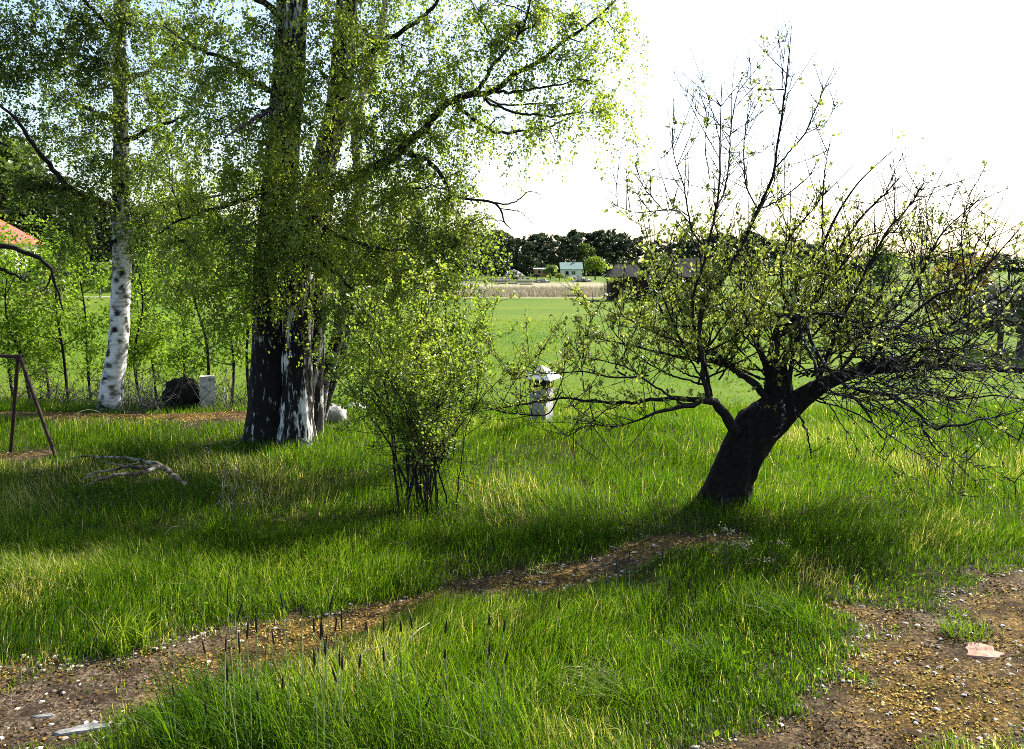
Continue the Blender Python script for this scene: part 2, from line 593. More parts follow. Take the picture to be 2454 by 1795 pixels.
def moss_amount(x, y):
    m_ = sst(.42, .58, noise2(x, y, 1.3, 41, 3)) * .75
    for c, r in ((G(1330, 1385), .42), (G(1250, 1400), .3), (G(2280, 1700), .6), (G(760, 1510), .4), (np.array([-4.2, 9.4, 0]), 1.8)):
        m_ = np.maximum(m_, sst(1.0, .3, np.hypot(x - c[0], y - c[1]) / r))
    return m_


mossv = moss_amount(X, Y) * bare
micro = bare * .035 * (noise2(X, Y, 16, 51, 2) - .5)
Z = hgt(X, Y) + np.where((Y > 1) & (Y < 12) & (np.abs(X) < 9), micro, 0)
fieldv = sst(9.8, 14, Y + (noise2(X, Y, .5, 9) - .5) * 2)
reedv = sst(99, 104, Y + (noise2(X, Y, .08, 19) - .5) * 8) * sst(185, 165, Y) * sst(-26, -16, X) * sst(24, 18, X) * .9
nxg, nyg = len(gx), len(gy)
idx = np.arange(nxg * nyg).reshape(nyg, nxg)
quads = np.stack([idx[:-1, :-1], idx[:-1, 1:], idx[1:, 1:], idx[1:, :-1]], -1).reshape(-1, 4)
ground = obj('ground', np.stack([X, Y, Z], -1).reshape(-1, 3), quads, M_ground, None, True,
             {'bare': bare.ravel(), 'field': fieldv.ravel(), 'reed': reedv.ravel(), 'moss': mossv.ravel()})
tag(ground, 'grassy garden ground falling away to a green field', None, None, 'structure')

# pale farm track along the far left edge of the field
tx = np.arange(-78, -24, 1.5)
ty = 97 + .03 * (tx + 50) + np.sin(tx * .2) * .4
tl = np.stack([tx, ty - .5, hgt(tx, ty - .5) + .10], -1)
th = np.stack([tx, ty + 1.1, hgt(tx, ty + 1.1) + .10], -1)
k = len(tx)
i = np.arange(k - 1)
tr = obj('farm_track', np.vstack([tl, th]), np.stack([i, i + 1, i + 1 + k, i + k], -1), M_track)
tag(tr, 'pale gravel farm track along the far edge of the field', None, None, 'structure')

# ------------------------------------------------------------------ grass


def blades(pos, h, w, lean, rnd, seg=2):
    """curved tapering blades: seg quads and a tip triangle"""
    n = len(pos)
    az = 9 * noise2(pos[:, 0], pos[:, 1], .8, 17, 2) + rng.normal(0, 1.0, n)      # blades of one patch lie the same way
    fa = rng.random(n) * 2 * math.pi
    d = np.stack([np.cos(az), np.sin(az), np.zeros(n)], -1) * lean[:, None]
    s = np.stack([np.cos(fa), np.sin(fa), np.zeros(n)], -1) * (w[:, None] / 2)
    V = np.zeros((n, 2 * seg + 1, 3))
    for i in range(seg + 1):
        t = i / seg
        c = pos + d * (h * t * t)[:, None] + np.array([0, 0, 1.0]) * (h * t * (1 - .35 * lean * t))[:, None]
        if i == seg: V[:, 2 * seg] = c
        else:
            V[:, 2 * i] = c - s * (1 - .55 * t)
            V[:, 2 * i + 1] = c + s * (1 - .55 * t)
    base = (np.arange(n) * (2 * seg + 1))[:, None]
    qs = np.concatenate([base + np.array([[2 * i, 2 * i + 1, 2 * i + 3, 2 * i + 2]]) for i in range(seg - 1)]) if seg > 1 else np.zeros((0, 4), int)
    ts = base + np.array([[2 * seg - 2, 2 * seg - 1, 2 * seg]])
    return V.reshape(-1, 3), [qs, ts], np.repeat(rnd, 2 * seg + 1)


def ground_samples(n, d0, d1, power=1.0, margin=1.15):
    """points on the ground in front of the camera, thinning with distance"""
    u = rng.random(n)
    e = 2 - power
    y = (d0 ** e + u * (d1 ** e - d0 ** e)) ** (1 / e)
    x = (rng.random(n) * 2 - 1) * (y * .60 * margin + .3)
    return x, y


def grass_object(name, x, y, hscale, wscale, label, mat, seg, dry):
    bare_ = path_mask(x, y)
    clump = noise2(x, y, 2.6, 61, 2)
    keep = rng.random(len(x)) > bare_ * .95
    keep &= rng.random(len(x)) < .35 + 1.1 * clump
    x, y, bare_, clump = x[keep], y[keep], bare_[keep], clump[keep]
    n = len(x)
    big = noise2(x, y, .55, 71, 2)
    h = hscale * (.35 + .9 * rng.random(n)) * (.35 + 1.3 * clump) * (1 - .62 * bare_) * (.35 + 1.3 * big) * (1 - .5 * path_mask(x, y, True))
    w = wscale * (.6 + .8 * rng.random(n)) * np.maximum(1, y / 5.5)
    lean = np.abs(rng.normal(0, .45, n)) + .08
    col = .10 + .56 * rng.random(n) + .65 * (noise2(x, y, .8, 81, 3) - .5) + .25 * bare_
    dr = rng.random(n) < dry * (.4 + 4.0 * sst(.52, .75, noise2(x, y, 1.1, 91, 2)) + 2 * bare_)
    col = np.where(dr, .88 + .12 * rng.random(n), np.clip(col, 0, .86))
    z = hgt(x, y) - .01
    V, F, A = blades(np.stack([x, y, z], -1), h, w, lean, col, seg)
    o = obj(name, V, F, mat, None, True, {'rnd': A})
    return tag(o, label, 'grass', None, 'stuff')


xa, ya = ground_samples(200000, 2.2, 5.5, .6)
xb, yb = ground_samples(390000, 5.2, 16, 1.1)
grass_object('grass', xa, ya, .15, .0042, 'tall green meadow grass in the foreground around path and yard', M_grass, 2, .14)
grass_object('grass', xb, yb, .155, .0048, 'meadow grass around the feet of the trees and pillar', M_grass, 1, .08)

# low broad leaves (clover, plantain, dandelion) in the turf
xa, ya = ground_samples(26000, 2.3, 9, .8)
k = rng.random(len(xa)) < sst(.45, .62, noise2(xa, ya, 1.4, 33, 2)) * (1 - path_mask(xa, ya))
xa, ya = xa[k], ya[k]
n = len(xa)
V, F, A = scatter(LEAF_V * np.array([1.1, 1, 1]), LEAF_F, np.stack([xa, ya, hgt(xa, ya) + .02 + .06 * rng.random(n)], -1),
                  frames(rng.normal(size=(n, 3)) + np.array([0, 0, .25]), rng.normal(size=(n, 3)) * .6 + np.array([0, 0, 1])), (.010 + .022 * rng.random(n) ** 2)[:, None], .25 + .45 * rng.random(n))
tag(obj('broad_leaves', V, F, M_grass, None, True, {'rnd': A}), 'low broad leaves of weeds among the grass', 'weeds', None, 'stuff')

# short grass of the field beyond, thinning with distance
n = 130000
u = rng.random(n)
yf = 11 * (60 / 11) ** u
xf = (rng.random(n) * 2 - 1) * (yf * .68 + 1)
keep = rng.random(n) < .25 + .9 * noise2(xf, yf, .35, 15, 3)
xf, yf = xf[keep], yf[keep]
V, F, A = blades(np.stack([xf, yf, hgt(xf, yf) - .01], -1), (.04 + .07 * rng.random(len(xf))) * (1 + yf / 90), .004 * yf ** .72 * (.6 + .8 * rng.random(len(xf))),
                 np.abs(rng.normal(0, .5, len(xf))) + .1, np.clip(rng.random(len(xf)) * .75 + .5 * (noise2(xf, yf, .12, 25) - .4), 0, .97), 1)
tag(obj('field_grass', V, F[1], M_field, None, False, {'rnd': A}), 'short bright green grass of the open field', 'grass', None, 'stuff')

# dry reeds between field and wood
n = 34000
xr = rng.uniform(-24, 22, n)
yr = rng.uniform(103, 128, n)
V, F, A = blades(np.stack([xr, yr, hgt(xr, yr)], -1), .25 + .6 * rng.random(n) ** 2 + .3 * noise2(xr, yr, .15, 66), .05 + .07 * rng.random(n), np.abs(rng.normal(0, .4, n)), rng.random(n), 1)
tag(obj('dry_reeds', V, F[1], M_reed, None, False, {'rnd': A}), 'pale dry reeds in a strip beyond the green field', 'reeds', None, 'stuff')

# ------------------------------------------------------------------ moss and gravel of the bare patches
CHIP_V = np.array([[-.5, -.3, 0], [.45, -.42, .05], [.55, .3, 0], [-.1, .5, .06], [-.55, .25, 0], [-.3, -.18, .3], [.3, -.22, .34], [.28, .2, .3], [-.25, .24, .36]])
CHIP_F = np.array([[5, 6, 7], [5, 7, 8], [0, 1, 6], [0, 6, 5], [1, 2, 7], [1, 7, 6], [2, 3, 8], [2, 8, 7], [3, 4, 8], [4, 0, 5], [4, 5, 8]])
xa, ya = ground_samples(260000, 2.2, 10, .9)
b_ = path_mask(xa, ya)
k = (b_ > .25) & (rng.random(len(xa)) < b_ * (.15 + 1.1 * sst(.40, .58, noise2(xa, ya, 5.5, 47, 3))))
xa, ya = xa[k], ya[k]
n = len(xa)
mtype = .22 + .55 * moss_amount(xa, ya)
M_moss = leaf_mat('moss_cushion', [(0, (.03, .018, .009)), (.3, (.12, .07, .022)), (.55, (.25, .15, .03)), (.8, (.40, .26, .05)), (1, (.42, .36, .14))], (0, 0, 0), 0.0, .95, .05)
V, F, A = scatter(LEAF4_V * np.array([1.5, 1, 1.5]), LEAF4_F, np.stack([xa, ya, hgt(xa, ya) + .006 * rng.random(n)], -1),
                  frames(rng.normal(size=(n, 3)) * np.array([1, 1, .55]), rng.normal(size=(n, 3)) + np.array([0, 0, 1.6])), (.005 + .012 * rng.random(n) ** 1.6)[:, None],
                  np.clip(.55 * rng.random(n) + 1.0 * (mtype - .22) , 0, 1))
tag(obj('moss', V, F, M_moss, None, False, {'rnd': A}), 'orange brown moss cushions on the bare gravel patches', 'moss', None, 'stuff')

M_chip = leaf_mat('stone_chip', [(0, (.07, .05, .035)), (.4, (.19, .145, .10)), (.7, (.36, .31, .24)), (1, (.54, .49, .42))], (0, 0, 0), 0.0, .9, .2)
xa, ya = ground_samples(90000, 2.2, 9.5, .9)
b_ = path_mask(xa, ya)
k = (b_ > .06) & (rng.random(len(xa)) < np.where(b_ < .7, .55, .05 + .22 * sst(.45, .65, noise2(xa, ya, 3.5, 57, 2))))
xa, ya = xa[k], ya[k]
n = len(xa)
V, F, A = scatter(CHIP_V, CHIP_F, np.stack([xa, ya, hgt(xa, ya) + .002], -1), rand_rot(n, True), (.005 + .021 * rng.random(n) ** 2.6)[:, None] * np.array([[1, 1, .6]]), rng.random(n) ** .8)
tag(obj('gravel', V, F, M_chip, None, False, {'rnd': A}), 'pale stone chips strewn over the mossy path and yard', 'gravel', None, 'stuff')


def slab(name, px, py, w, d, t, mat, rz, label, cat='stone', seed=1):
    """an irregular flat stone lying in the ground"""
    g = G(px, py)
    z0 = float(hgt(g[0], g[1]))
    r = np.random.default_rng(seed)
    m = 14
    a = np.arange(m) / m * 2 * math.pi
    rad = .5 * (1 + .10 * r.normal(size=m) + .14 * np.cos(2 * a + seed))
    mb = MB()
    rings = []
    for sc, z in ((1.04, -.03), (1.0, t * .6), (.93, t), (.55, t * 1.12)):
        x = np.cos(a) * rad * w * sc
        y = np.sin(a) * rad * d * sc
        rings.append(np.stack([x * math.cos(rz) - y * math.sin(rz) + g[0], x * math.sin(rz) + y * math.cos(rz) + g[1], z0 + z + .002 * r.normal(size=m) * (z > 0)], -1))
    V = np.vstack(rings + [np.array([[g[0], g[1], z0 + t * 1.12]])])
    q, tt = [], []
    for k in range(3):
        for j in range(m):
            q.append([k * m + j, k * m + (j + 1) % m, (k + 1) * m + (j + 1) % m, (k + 1) * m + j])
    for j in range(m): tt.append([3 * m + j, 3 * m + (j + 1) % m, 4 * m])
    o = obj(name, V - np.array([g[0], g[1], z0]), [np.array(q), np.array(tt)], mat, None, False)
    o.location = (g[0], g[1], z0)
    return tag(o, label, cat)


slab('flat_stone', 2353, 1562, .18, .15, .012, M_pink, -.35, 'flat pinkish stone lying on the gravel at the right edge', seed=3)
slab('flat_stone', 200, 1752, .20, .05, .012, M_rock, .25, 'long pale grey stone flush in the mossy path, bottom left corner', seed=5)
slab('flat_stone', 430, 1737, .09, .06, .014, M_rock, .5, 'small grey stone in the mossy path beside the foxtail stalks', seed=6)
slab('flat_stone', 105, 1722, .08, .025, .010, M_rock, .2, 'narrow pale stone behind the long grey stone in the path', seed=7)

# ------------------------------------------------------------------ trunks


def trunk(name, pts, parent, mat, sides=28, rings=90, ridge=.012, stretch=5.0, lump=.03, flare=0.0, seed=0, whiteness=None):
    """pts rows: x, y, z, radius.  Bark plates and furrows are real relief; rnd holds their height"""
    s = spline(pts, rings)
    c, r = s[:, :3], s[:, 3].copy()
    v, q = tube_arrays(c[None], np.ones((1, rings)), sides)
    v = v.reshape(rings, sides, 3)
    d = v - c[:, None]
    ang = np.arange(sides) / sides * 2 * math.pi
    dirs = np.stack([np.cos(ang), np.sin(ang)], -1)
    zz = np.cumsum(np.concatenate([[0], np.linalg.norm(np.diff(c, axis=0), axis=1)]))
    rr = r.mean()
    pp = np.zeros((rings, sides, 3))
    pp[..., 0] = dirs[:, 0] * rr * 22
    pp[..., 1] = dirs[:, 1] * rr * 22
    pp[..., 2] = (zz * stretch)[:, None]
    a = noise(pp, seed) * .65 + noise(pp * 2.1, seed + 3) * .35
    big = noise(pp * np.array([.22, .22, .35]), seed + 7)
    fl = 1 + flare * np.exp(-zz / .18)[:, None] * (.7 + .6 * noise(pp * np.array([.3, .3, .02]), seed + 9))
    rad = r[:, None] * fl + (a - .5) * 2 * np.minimum(ridge, .28 * r)[:, None] + (big - .5) * 2 * np.minimum(lump, .35 * r)[:, None]
    V = c[:, None] + d * rad[..., None]
    A = a if whiteness is None else np.clip(a * whiteness(zz)[:, None], 0, 1)
    V = V.reshape(-1, 3)
    top = len(V)
    V = np.vstack([V, c[-1:]])
    t = np.array([[top - sides + j, top - sides + (j + 1) % sides, top] for j in range(sides)])
    return obj(name, V, [q, t], mat, parent, True, {'rnd': np.append(A.ravel(), A[-1, 0])})


def pix_path(rows, Y0, wscale=.5):
    """rows (px, py, dY, width in px) to points with radius"""
    r = []
    for px, py, dy, w in rows:
        p = P(px, py, Y0 + dy)
        r.append([*p, max(.0012, w * wscale * (Y0 + dy) / FPX)])
    return np.array(r)


def limbs(parent, name, paths, mat, sides=7, m=22, wob=.012, kind=None):
    """each limb a mesh part of its own"""
    outp = []
    for p in paths:
        s = spline(p, m)
        s[1:-1, :3] += rng.normal(0, wob, (m - 2, 3)) * np.minimum(1, s[1:-1, 3:4] / .02)
        s[:, 3] = np.maximum(s[:, 3], .001)
        mb = MB().tubes(s[None, :, :3], s[None, :, 3], sides)
        mb.build(name, mat, parent, True)
        outp.append(s)
    return outp


def grow(skel, blobs, sub, twig, lpt, droop=.8, tl=(.18, .5), branch_r=.011, sway=.25):
    """branches from the nearest limb out to each clump, side branches, hanging twigs, leaf places.
    skel (n,4); blobs rows: centre xyz, radii xyz, weight"""
    B, BR, SUBS, TW = [], [], [], []
    L = dict(pos=[], d=[], n=[])
    for bl in blobs:
        C, Rr, wgt = np.array(bl[:3]), np.array(bl[3:6]), bl[6]
        dd = skel[:, :3] - C
        cost = np.linalg.norm(dd, axis=1) + .5 * np.maximum(0, dd[:, 2])
        s = skel[np.argmin(cost)]
        far = C + (C - s[:3]) * .35
        ln = np.linalg.norm(far - s[:3]) + .05
        mid = (s[:3] + far) / 2 + np.array([0, 0, .16 * ln]) + rng.normal(0, .08 * ln, 3)
        pth = bez(s[None, :3], mid[None], far[None], 14)[0]
        pth[1:-1] += rng.normal(0, .012, (12, 3))
        r0 = min(branch_r, s[3] * .7)
        B.append(pth)
        BR.append(np.linspace(r0, .0025, 14))
        ns = max(3, int(sub * wgt))
        st = pth[(3 + rng.random(ns) * 10.9).astype(int)]
        dirn = unit(rng.normal(size=(ns, 3)))
        en = C + dirn * Rr * (rng.random((ns, 1)) ** .5)
        l2 = np.linalg.norm(en - st, axis=1, keepdims=True)
        sb = bez(st, (st + en) / 2 + np.array([0, 0, 1]) * l2 * .2 + rng.normal(0, .06, (ns, 3)), en, 6)
        SUBS.append(sb)
        nt_ = max(4, int(twig * ns))
        k = rng.integers(0, ns, nt_)
        j = rng.integers(1, 6, nt_)
        t0 = sb[k, j]
        hd = rng.normal(size=(nt_, 3))
        hd[:, 2] = np.abs(hd[:, 2]) * .3
        hd = unit(hd)
        le = (tl[0] + (tl[1] - tl[0]) * rng.random(nt_))[:, None]
        t1 = t0 + hd * le * .45
        t2 = t0 + hd * le * (.45 + .4 * (1 - droop)) + np.array([0, 0, -1]) * le * droop + rng.normal(0, .03, (nt_, 3))
        tw = bez(t0, t1, t2, 5)
        TW.append(tw)
        nl = max(1, int(lpt))
        tt = rng.random((nt_, nl)) * .95 + .05
        f = tt * 4
        i0 = np.minimum(f.astype(int), 3)
        fr = (f - i0)[..., None]
        rows = np.arange(nt_)[:, None]
        pos = tw[rows, i0] * (1 - fr) + tw[rows, i0 + 1] * fr
        pos = pos.reshape(-1, 3) + rng.normal(0, .020, (nt_ * nl, 3))
        L['pos'].append(pos)
    pos = np.concatenate(L['pos'])
    m = len(pos)
    d = unit(rng.normal(size=(m, 3)) * np.array([1, 1, .6]) + np.array([0, 0, -1.0 * droop]))
    nn = unit(rng.normal(size=(m, 3)) + np.array([0, 0, .35]))
    return np.array(B), np.array(BR), np.concatenate(SUBS), np.concatenate(TW), pos, d, nn


def finish_crown(parent, mat_leaf, mat_twig, g, size, rndf, singles, sub_r=.0032, tw_r=.0013, detail=True):
    B, BR, SUBS, TW, pos, d, nn = g
    MB().tubes(B, BR, 5).build('branches', mat_twig, parent, True, 'stuff')
    mb = MB()
    mb.tubes(SUBS, np.broadcast_to(np.linspace(sub_r, .0016, SUBS.shape[1]), SUBS.shape[:2]), 3)
    mb.tubes(TW, np.broadcast_to(np.linspace(tw_r, .0007, TW.shape[1]), TW.shape[:2]), 3)
    mb.build('twigs', mat_twig, parent, True, 'stuff')
    n = len(pos)
    sz = size * (.55 + .75 * rng.random(n))
    return foliage(parent, mat_leaf, pos, d, nn, sz, rndf(pos), 'crown', singles, detail)


def blobs_px(rows, Y0):
    """rows: px, py, dY, rx px, rz px, weight"""
    r = []
    for px, py, dy, rx, rz, w in rows:
        c = P(px, py, Y0 + dy)
        s = (Y0 + dy) / FPX
        r.append([*c, 1.3 * rx * s, max(.45, 1.1 * rx * s), 1.2 * rz * s, w])
    return r


def clump_rnd(pos, lo=.05, hi=.95, f=3.0, s=0):
    return np.clip(lo + (hi - lo) * (.55 * rng.random(len(pos)) + .75 * (noise(pos * f, s) - .15)), 0, 1)


# ------------------------------------------------------------------ old birch, two fused stems
YB = 8.4
base = G(675, 1062)
base[2] = float(hgt(base[0], base[1]))
ob = thing('birch_tree', base, 'large old birch with two fused fissured black and white stems', 'tree')
t1 = pix_path([(640, 1085, .05, 118), (643, 1000, .05, 100), (650, 860, .05, 92), (655, 700, .06, 88), (664, 560, .08, 84), (675, 400, .1, 78), (690, 200, .12, 74), (700, 0, .15, 70), (712, -300, .2, 58), (735, -700, .3, 40), (750, -1100, .35, 12)], YB)
t2 = pix_path([(712, 1082, -.08, 92), (712, 1000, -.08, 78), (712, 860, -.06, 70), (716, 720, -.02, 64), (728, 600, .05, 60), (752, 480, .1, 60), (785, 360, .2, 58), (812, 240, .25, 54), (826, 80, .3, 50), (838, -100, .35, 44), (860, -500, .4, 28), (880, -900, .4, 8)], YB)
t3 = pix_path([(748, 1075, .18, 50), (752, 960, .18, 42), (757, 840, .2, 40), (764, 700, .25, 38), (776, 560, .3, 34), (790, 440, .32, 26), (800, 380, .3, 14)], YB)
tr1 = trunk('trunk', t1, ob, M_birch_old, 60, 420, .016, 5.0, .016, .30, 2, lambda z: .62 + .30 * sst(2.4, 3.4, z))
tr2 = trunk('trunk', t2, ob, M_birch_old, 60, 420, .020, 4.6, .010, .25, 5, lambda z: .98 - .10 * sst(2.6, 3.4, z))
tr3 = trunk('trunk', t3, ob, M_birch_old, 30, 200, .012, 4.2, .008, .2, 8, lambda z: 1.0 + 0 * z)
bp = [
    [(775, 470, .15, 34), (851, 420, .0, 32), (910, 395, -.1, 30), (948, 372, -.15, 30), (973, 341, -.2, 28), (1011, 318, -.2, 26), (1049, 273, -.2, 25), (1078, 244, -.2, 24), (1120, 227, -.2, 22), (1175, 219, -.2, 19), (1247, 177, -.2, 16), (1310, 130, -.2, 13), (1369, 88, -.2, 10), (1436, 38, -.2, 7), (1500, -25, -.2, 4), (1540, -70, -.2, 2)],
    [(1170, 219, -.2, 11), (1238, 221, -.3, 9), (1289, 210, -.4, 7), (1347, 202, -.5, 5), (1381, 191, -.5, 3), (1420, 195, -.5, 1.5)],
    [(1150, 224, -.2, 9), (1185, 245, -.1, 8), (1221, 252, 0, 7), (1284, 248, .1, 5), (1326, 252, .2, 4), (1380, 240, .3, 2)],
    [(1160, 238, -.2, 10), (1188, 252, -.3, 9), (1238, 271, -.4, 8), (1284, 275, -.5, 7), (1331, 280, -.55, 6), (1381, 269, -.6, 4), (1440, 269, -.6, 2)],
    [(1095, 240, -.2, 14), (1110, 268, -.15, 13), (1141, 290, -.1, 12), (1183, 313, 0, 11), (1221, 317, .1, 10), (1280, 309, .2, 8), (1331, 298, .3, 6), (1368, 277, .35, 4), (1410, 240, .4, 2)],
    [(1280, 309, .2, 5), (1315, 312, .2, 4), (1330, 335, .2, 3), (1352, 352, .2, 1.5)],
    [(1130, 224, -.2, 14), (1160, 195, -.2, 13), (1175, 168, -.25, 12), (1205, 130, -.3, 10), (1247, 76, -.35, 8), (1268, 20, -.4, 6), (1275, -60, -.4, 3)],
    [(1205, 130, -.3, 7), (1180, 95, -.2, 6), (1160, 60, -.1, 5), (1130, 5, 0, 4), (1110, -60, 0, 2)],
    [(1247, 76, -.35, 6), (1290, 50, -.3, 5), (1240, 20, -.2, 4), (1200, 8, -.1, 3), (1170, -10, 0, 2)],
    [(838, 160, .3, 24), (880, 130, .2, 20), (923, 101, .1, 17), (969, 71, 0, 15), (1015, 38, 0, 13), (1049, 0, 0, 11), (1100, -70, 0, 8), (1150, -160, 0, 4)],
    [(960, 362, -.15, 18), (994, 372, -.3, 17), (1028, 387, -.4, 15), (1062, 425, -.5, 13), (1087, 467, -.5, 9), (1130, 478, -.5, 8), (1175, 484, -.5, 8), (1196, 497, -.5, 7), (1209, 530, -.5, 5), (1225, 549, -.5, 2)],
    [(1175, 484, -.5, 6), (1217, 489, -.5, 5), (1248, 475, -.5, 4), (1263, 460, -.5, 3), (1290, 464, -.5, 2), (1298, 485, -.5, 1)],
    [(1200, 500, -.5, 4), (1240, 505, -.45, 3), (1262, 520, -.4, 2), (1283, 545, -.4, 1)],
    [(665, 560, .1, 24), (730, 590, -.3, 20), (790, 640, -.5, 14), (840, 690, -.6, 8)],
    [(690, 440, 0, 22), (740, 500, -.2, 18), (800, 560, -.4, 14), (880, 590, -.6, 10), (960, 600, -.7, 5)],
    [(675, 420, .1, 22), (600, 470, -.2, 18), (520, 500, -.3, 13), (430, 530, -.4, 8), (380, 560, -.4, 4)],
    [(690, 250, .1, 22), (620, 200, .1, 18), (540, 140, .0, 14), (460, 110, .0, 9), (390, 60, 0, 4)],
    [(700, 60, .1, 24), (600, -20, 0, 18), (500, -120, -.1, 12), (380, -200, -.1, 5)],
    [(690, 220, .1, 20), (650, 260, -.6, 16), (600, 290, -1.1, 12), (540, 330, -1.5, 6)],
    [(820, 200, .2, 20), (860, 210, .8, 16), (930, 220, 1.3, 10), (1000, 190, 1.7, 5)],
    [(720, -250, .2, 30), (860, -330, .2, 22), (1020, -420, .2, 14), (1180, -520, .1, 6)],
    [(720, -400, .2, 26), (580, -500, .2, 18), (430, -600, .2, 9)],
    [(730, -500, .2, 22), (760, -560, -.9, 14), (800, -600, -1.7, 6)],
]
sk = limbs(ob, 'limb', [pix_path(r, YB, .36) for r in bp], M_twig, 8, 30, .010)
skel = np.concatenate([spline(t1, 80)[28:], spline(t2, 80)[24:]] + sk)
bare_end = np.concatenate([s[18:] for s in (sk[10],)] + [sk[11], sk[12]])
bl = [
    # bright right hand side
    (900, 620, -.5, 120, 100, 1.5), (1010, 560, -.6, 110, 90, 1.5), (1090, 590, -.6, 80, 80, 1.2), (960, 700, -.6, 100, 70, 1.2), (1060, 680, -.6, 70, 60, .8),
    (850, 530, -.4, 110, 90, 1.4), (960, 480, -.4, 110, 80, 1.3), (1070, 480, -.5, 80, 70, .9), (790, 620, -.5, 90, 90, 1.1), (830, 720, -.6, 80, 70, .8),
    (1130, 540, -.5, 60, 60, .5), (900, 420, -.2, 110, 70, 1.0), (1010, 400, -.3, 90, 60, .6), (1120, 420, -.4, 70, 60, .35), (900, 790, -.7, 70, 50, .4),
    # middle, over the stems
    (700, 560, -.5, 90, 90, 1.1), (640, 640, -.6, 80, 80, .8), (720, 430, -.5, 90, 80, 1.1), (620, 520, -.6, 90, 80, 1.0), (800, 420, -.4, 80, 70, .8),
    (720, 300, -.5, 90, 80, 1.0), (790, 200, -.4, 90, 80, 1.0), (700, 150, -.5, 90, 80, .9), (640, 350, -.5, 90, 90, 1.2), (860, 300, -.3, 80, 70, .7),
    (880, 180, -.2, 90, 80, .9), (940, 250, -.2, 90, 80, .9), (860, 80, -.2, 90, 70, .9), (960, 140, -.2, 80, 70, .7), (780, 60, -.4, 90, 70, .9), (1020, 230, -.3, 80, 60, .8),
    (1040, 330, -.2, 80, 50, .5), (960, 330, -.2, 90, 60, .7), (1040, 160, -.2, 70, 60, .4), (1040, 60, -.1, 70, 60, .35),
    # left, towards the other birch
    (560, 420, -.4, 100, 90, 1.2), (540, 560, -.5, 100, 90, 1.2), (460, 480, -.3, 100, 90, 1.0), (520, 300, -.6, 100, 90, 1.1), (560, 180, -.3, 100, 90, 1.2), (470, 220, -.2, 90, 80, .9),
    (450, 600, -.4, 90, 80, .9), (520, 690, -.5, 80, 70, .8), (600, 740, -.5, 70, 60, .5), (400, 400, -.2, 80, 80, .6), (620, 80, -.2, 100, 80, 1.0), (500, 60, -.1, 100, 80, 1.0), (420, 120, 0, 90, 80, .7),
    (560, 640, .8, 100, 90, .8), (460, 360, .8, 100, 90, .7), (620, 420, 1.0, 100, 90, .8), (720, 640, 1.0, 90, 80, .7), (820, 620, 1.0, 90, 80, .7),
    # along the long limb to the right: thin hanging sprays
    (1100, 190, -.2, 80, 60, .6), (1180, 110, -.3, 80, 70, .75), (1240, 60, -.3, 80, 60, .8), (1150, 30, -.2, 80, 60, .7), (1300, 30, -.2, 80, 60, .6), (1380, 40, -.2, 70, 50, .5),
    (1460, 20, -.2, 60, 50, .35), (1340, 150, -.3, 80, 60, .45), (1260, 200, -.3, 90, 50, .45), (1400, 200, -.4, 80, 60, .45), (1450, 260, -.5, 50, 50, .3), (1330, 260, -.4, 80, 50, .4),
    (1200, 290, -.1, 70, 50, .35), (1300, 310, .2, 80, 40, .35), (1420, 120, -.3, 60, 50, .3), (1240, 330, .1, 70, 40, .2), (1090, 290, -.1, 60, 50, .5), (1480, 80, -.2, 40, 60, .2), (1430, 290, -.4, 50, 50, .25),
    # above the frame
    (700, -100, 0, 160, 100, 1.5), (860, -80, 0, 150, 100, 1.4), (540, -120, 0, 160, 100, 1.4), (1020, -120, 0, 150, 100, 1.2), (1180, -120, 0, 150, 90, 1.0), (1340, -90, -.1, 120, 80, .8),
    (620, -300, 0, 180, 120, 1.6), (820, -320, 0, 180, 120, 1.6), (1020, -340, .1, 180, 120, 1.4), (440, -320, 0, 160, 120, 1.2), (1180, -420, .1, 150, 110, 1.0), (700, -560, 0, 180, 130, 1.6), (900, -620, .1, 180, 130, 1.3),
    (520, -600, .1, 160, 120, 1.0), (760, -820, .2, 160, 140, 1.2), (800, -560, -1.4, 160, 110, .9), (700, -300, 1.4, 180, 110, 1.0), (600, -80, 1.2, 180, 110, 1.0), (860, -60, 1.3, 180, 100, 1.0),
]
g = grow(np.concatenate([skel]), blobs_px(bl, YB), 24, 1.75, 44, .92, (.22, .85), .007)
finish_crown(ob, M_birch_leaf, M_twig, g, .031, lambda p: clump_rnd(p, .12, 1.0, 2.5, 4), 300, detail=False)

# ------------------------------------------------------------------ slim birch leaning right behind the old one
YS = 8.9
base = P(757, 1005, YS)
base[2] = float(hgt(base[0], base[1]))
sb = thing('birch_tree', base, 'slim leaning birch with a dark burl, right behind the old birch', 'tree')
ts = pix_path([(752, 1020, 0, 46), (768, 930, 0, 38), (787, 880, 0, 34), (810, 805, 0, 30), (819, 729, 0, 27), (829, 647, 0, 25), (845, 570, 0, 24), (855, 503, 0, 23), (860, 431, 0, 22), (853, 349, 0, 22), (855, 286, 0, 22), (885, 168, 0, 19), (919, 42, 0, 17), (940, -200, 0, 12), (960, -420, 0, 4)], YS)
trunk('trunk', ts, sb, M_birch, 22, 260, .004, 9, .004, .15, 12, lambda z: .42 + .55 * sst(1.0, 1.5, z))
ts2 = pix_path([(764, 1012, .1, 30), (790, 930, .1, 26), (815, 870, .15, 22), (832, 800, .2, 18), (850, 700, .3, 14), (868, 560, .3, 10), (880, 420, .3, 5)], YS)
trunk('trunk', ts2, sb, M_birch, 16, 120, .003, 9, .003, .1, 14, lambda z: .45 + 0 * z)
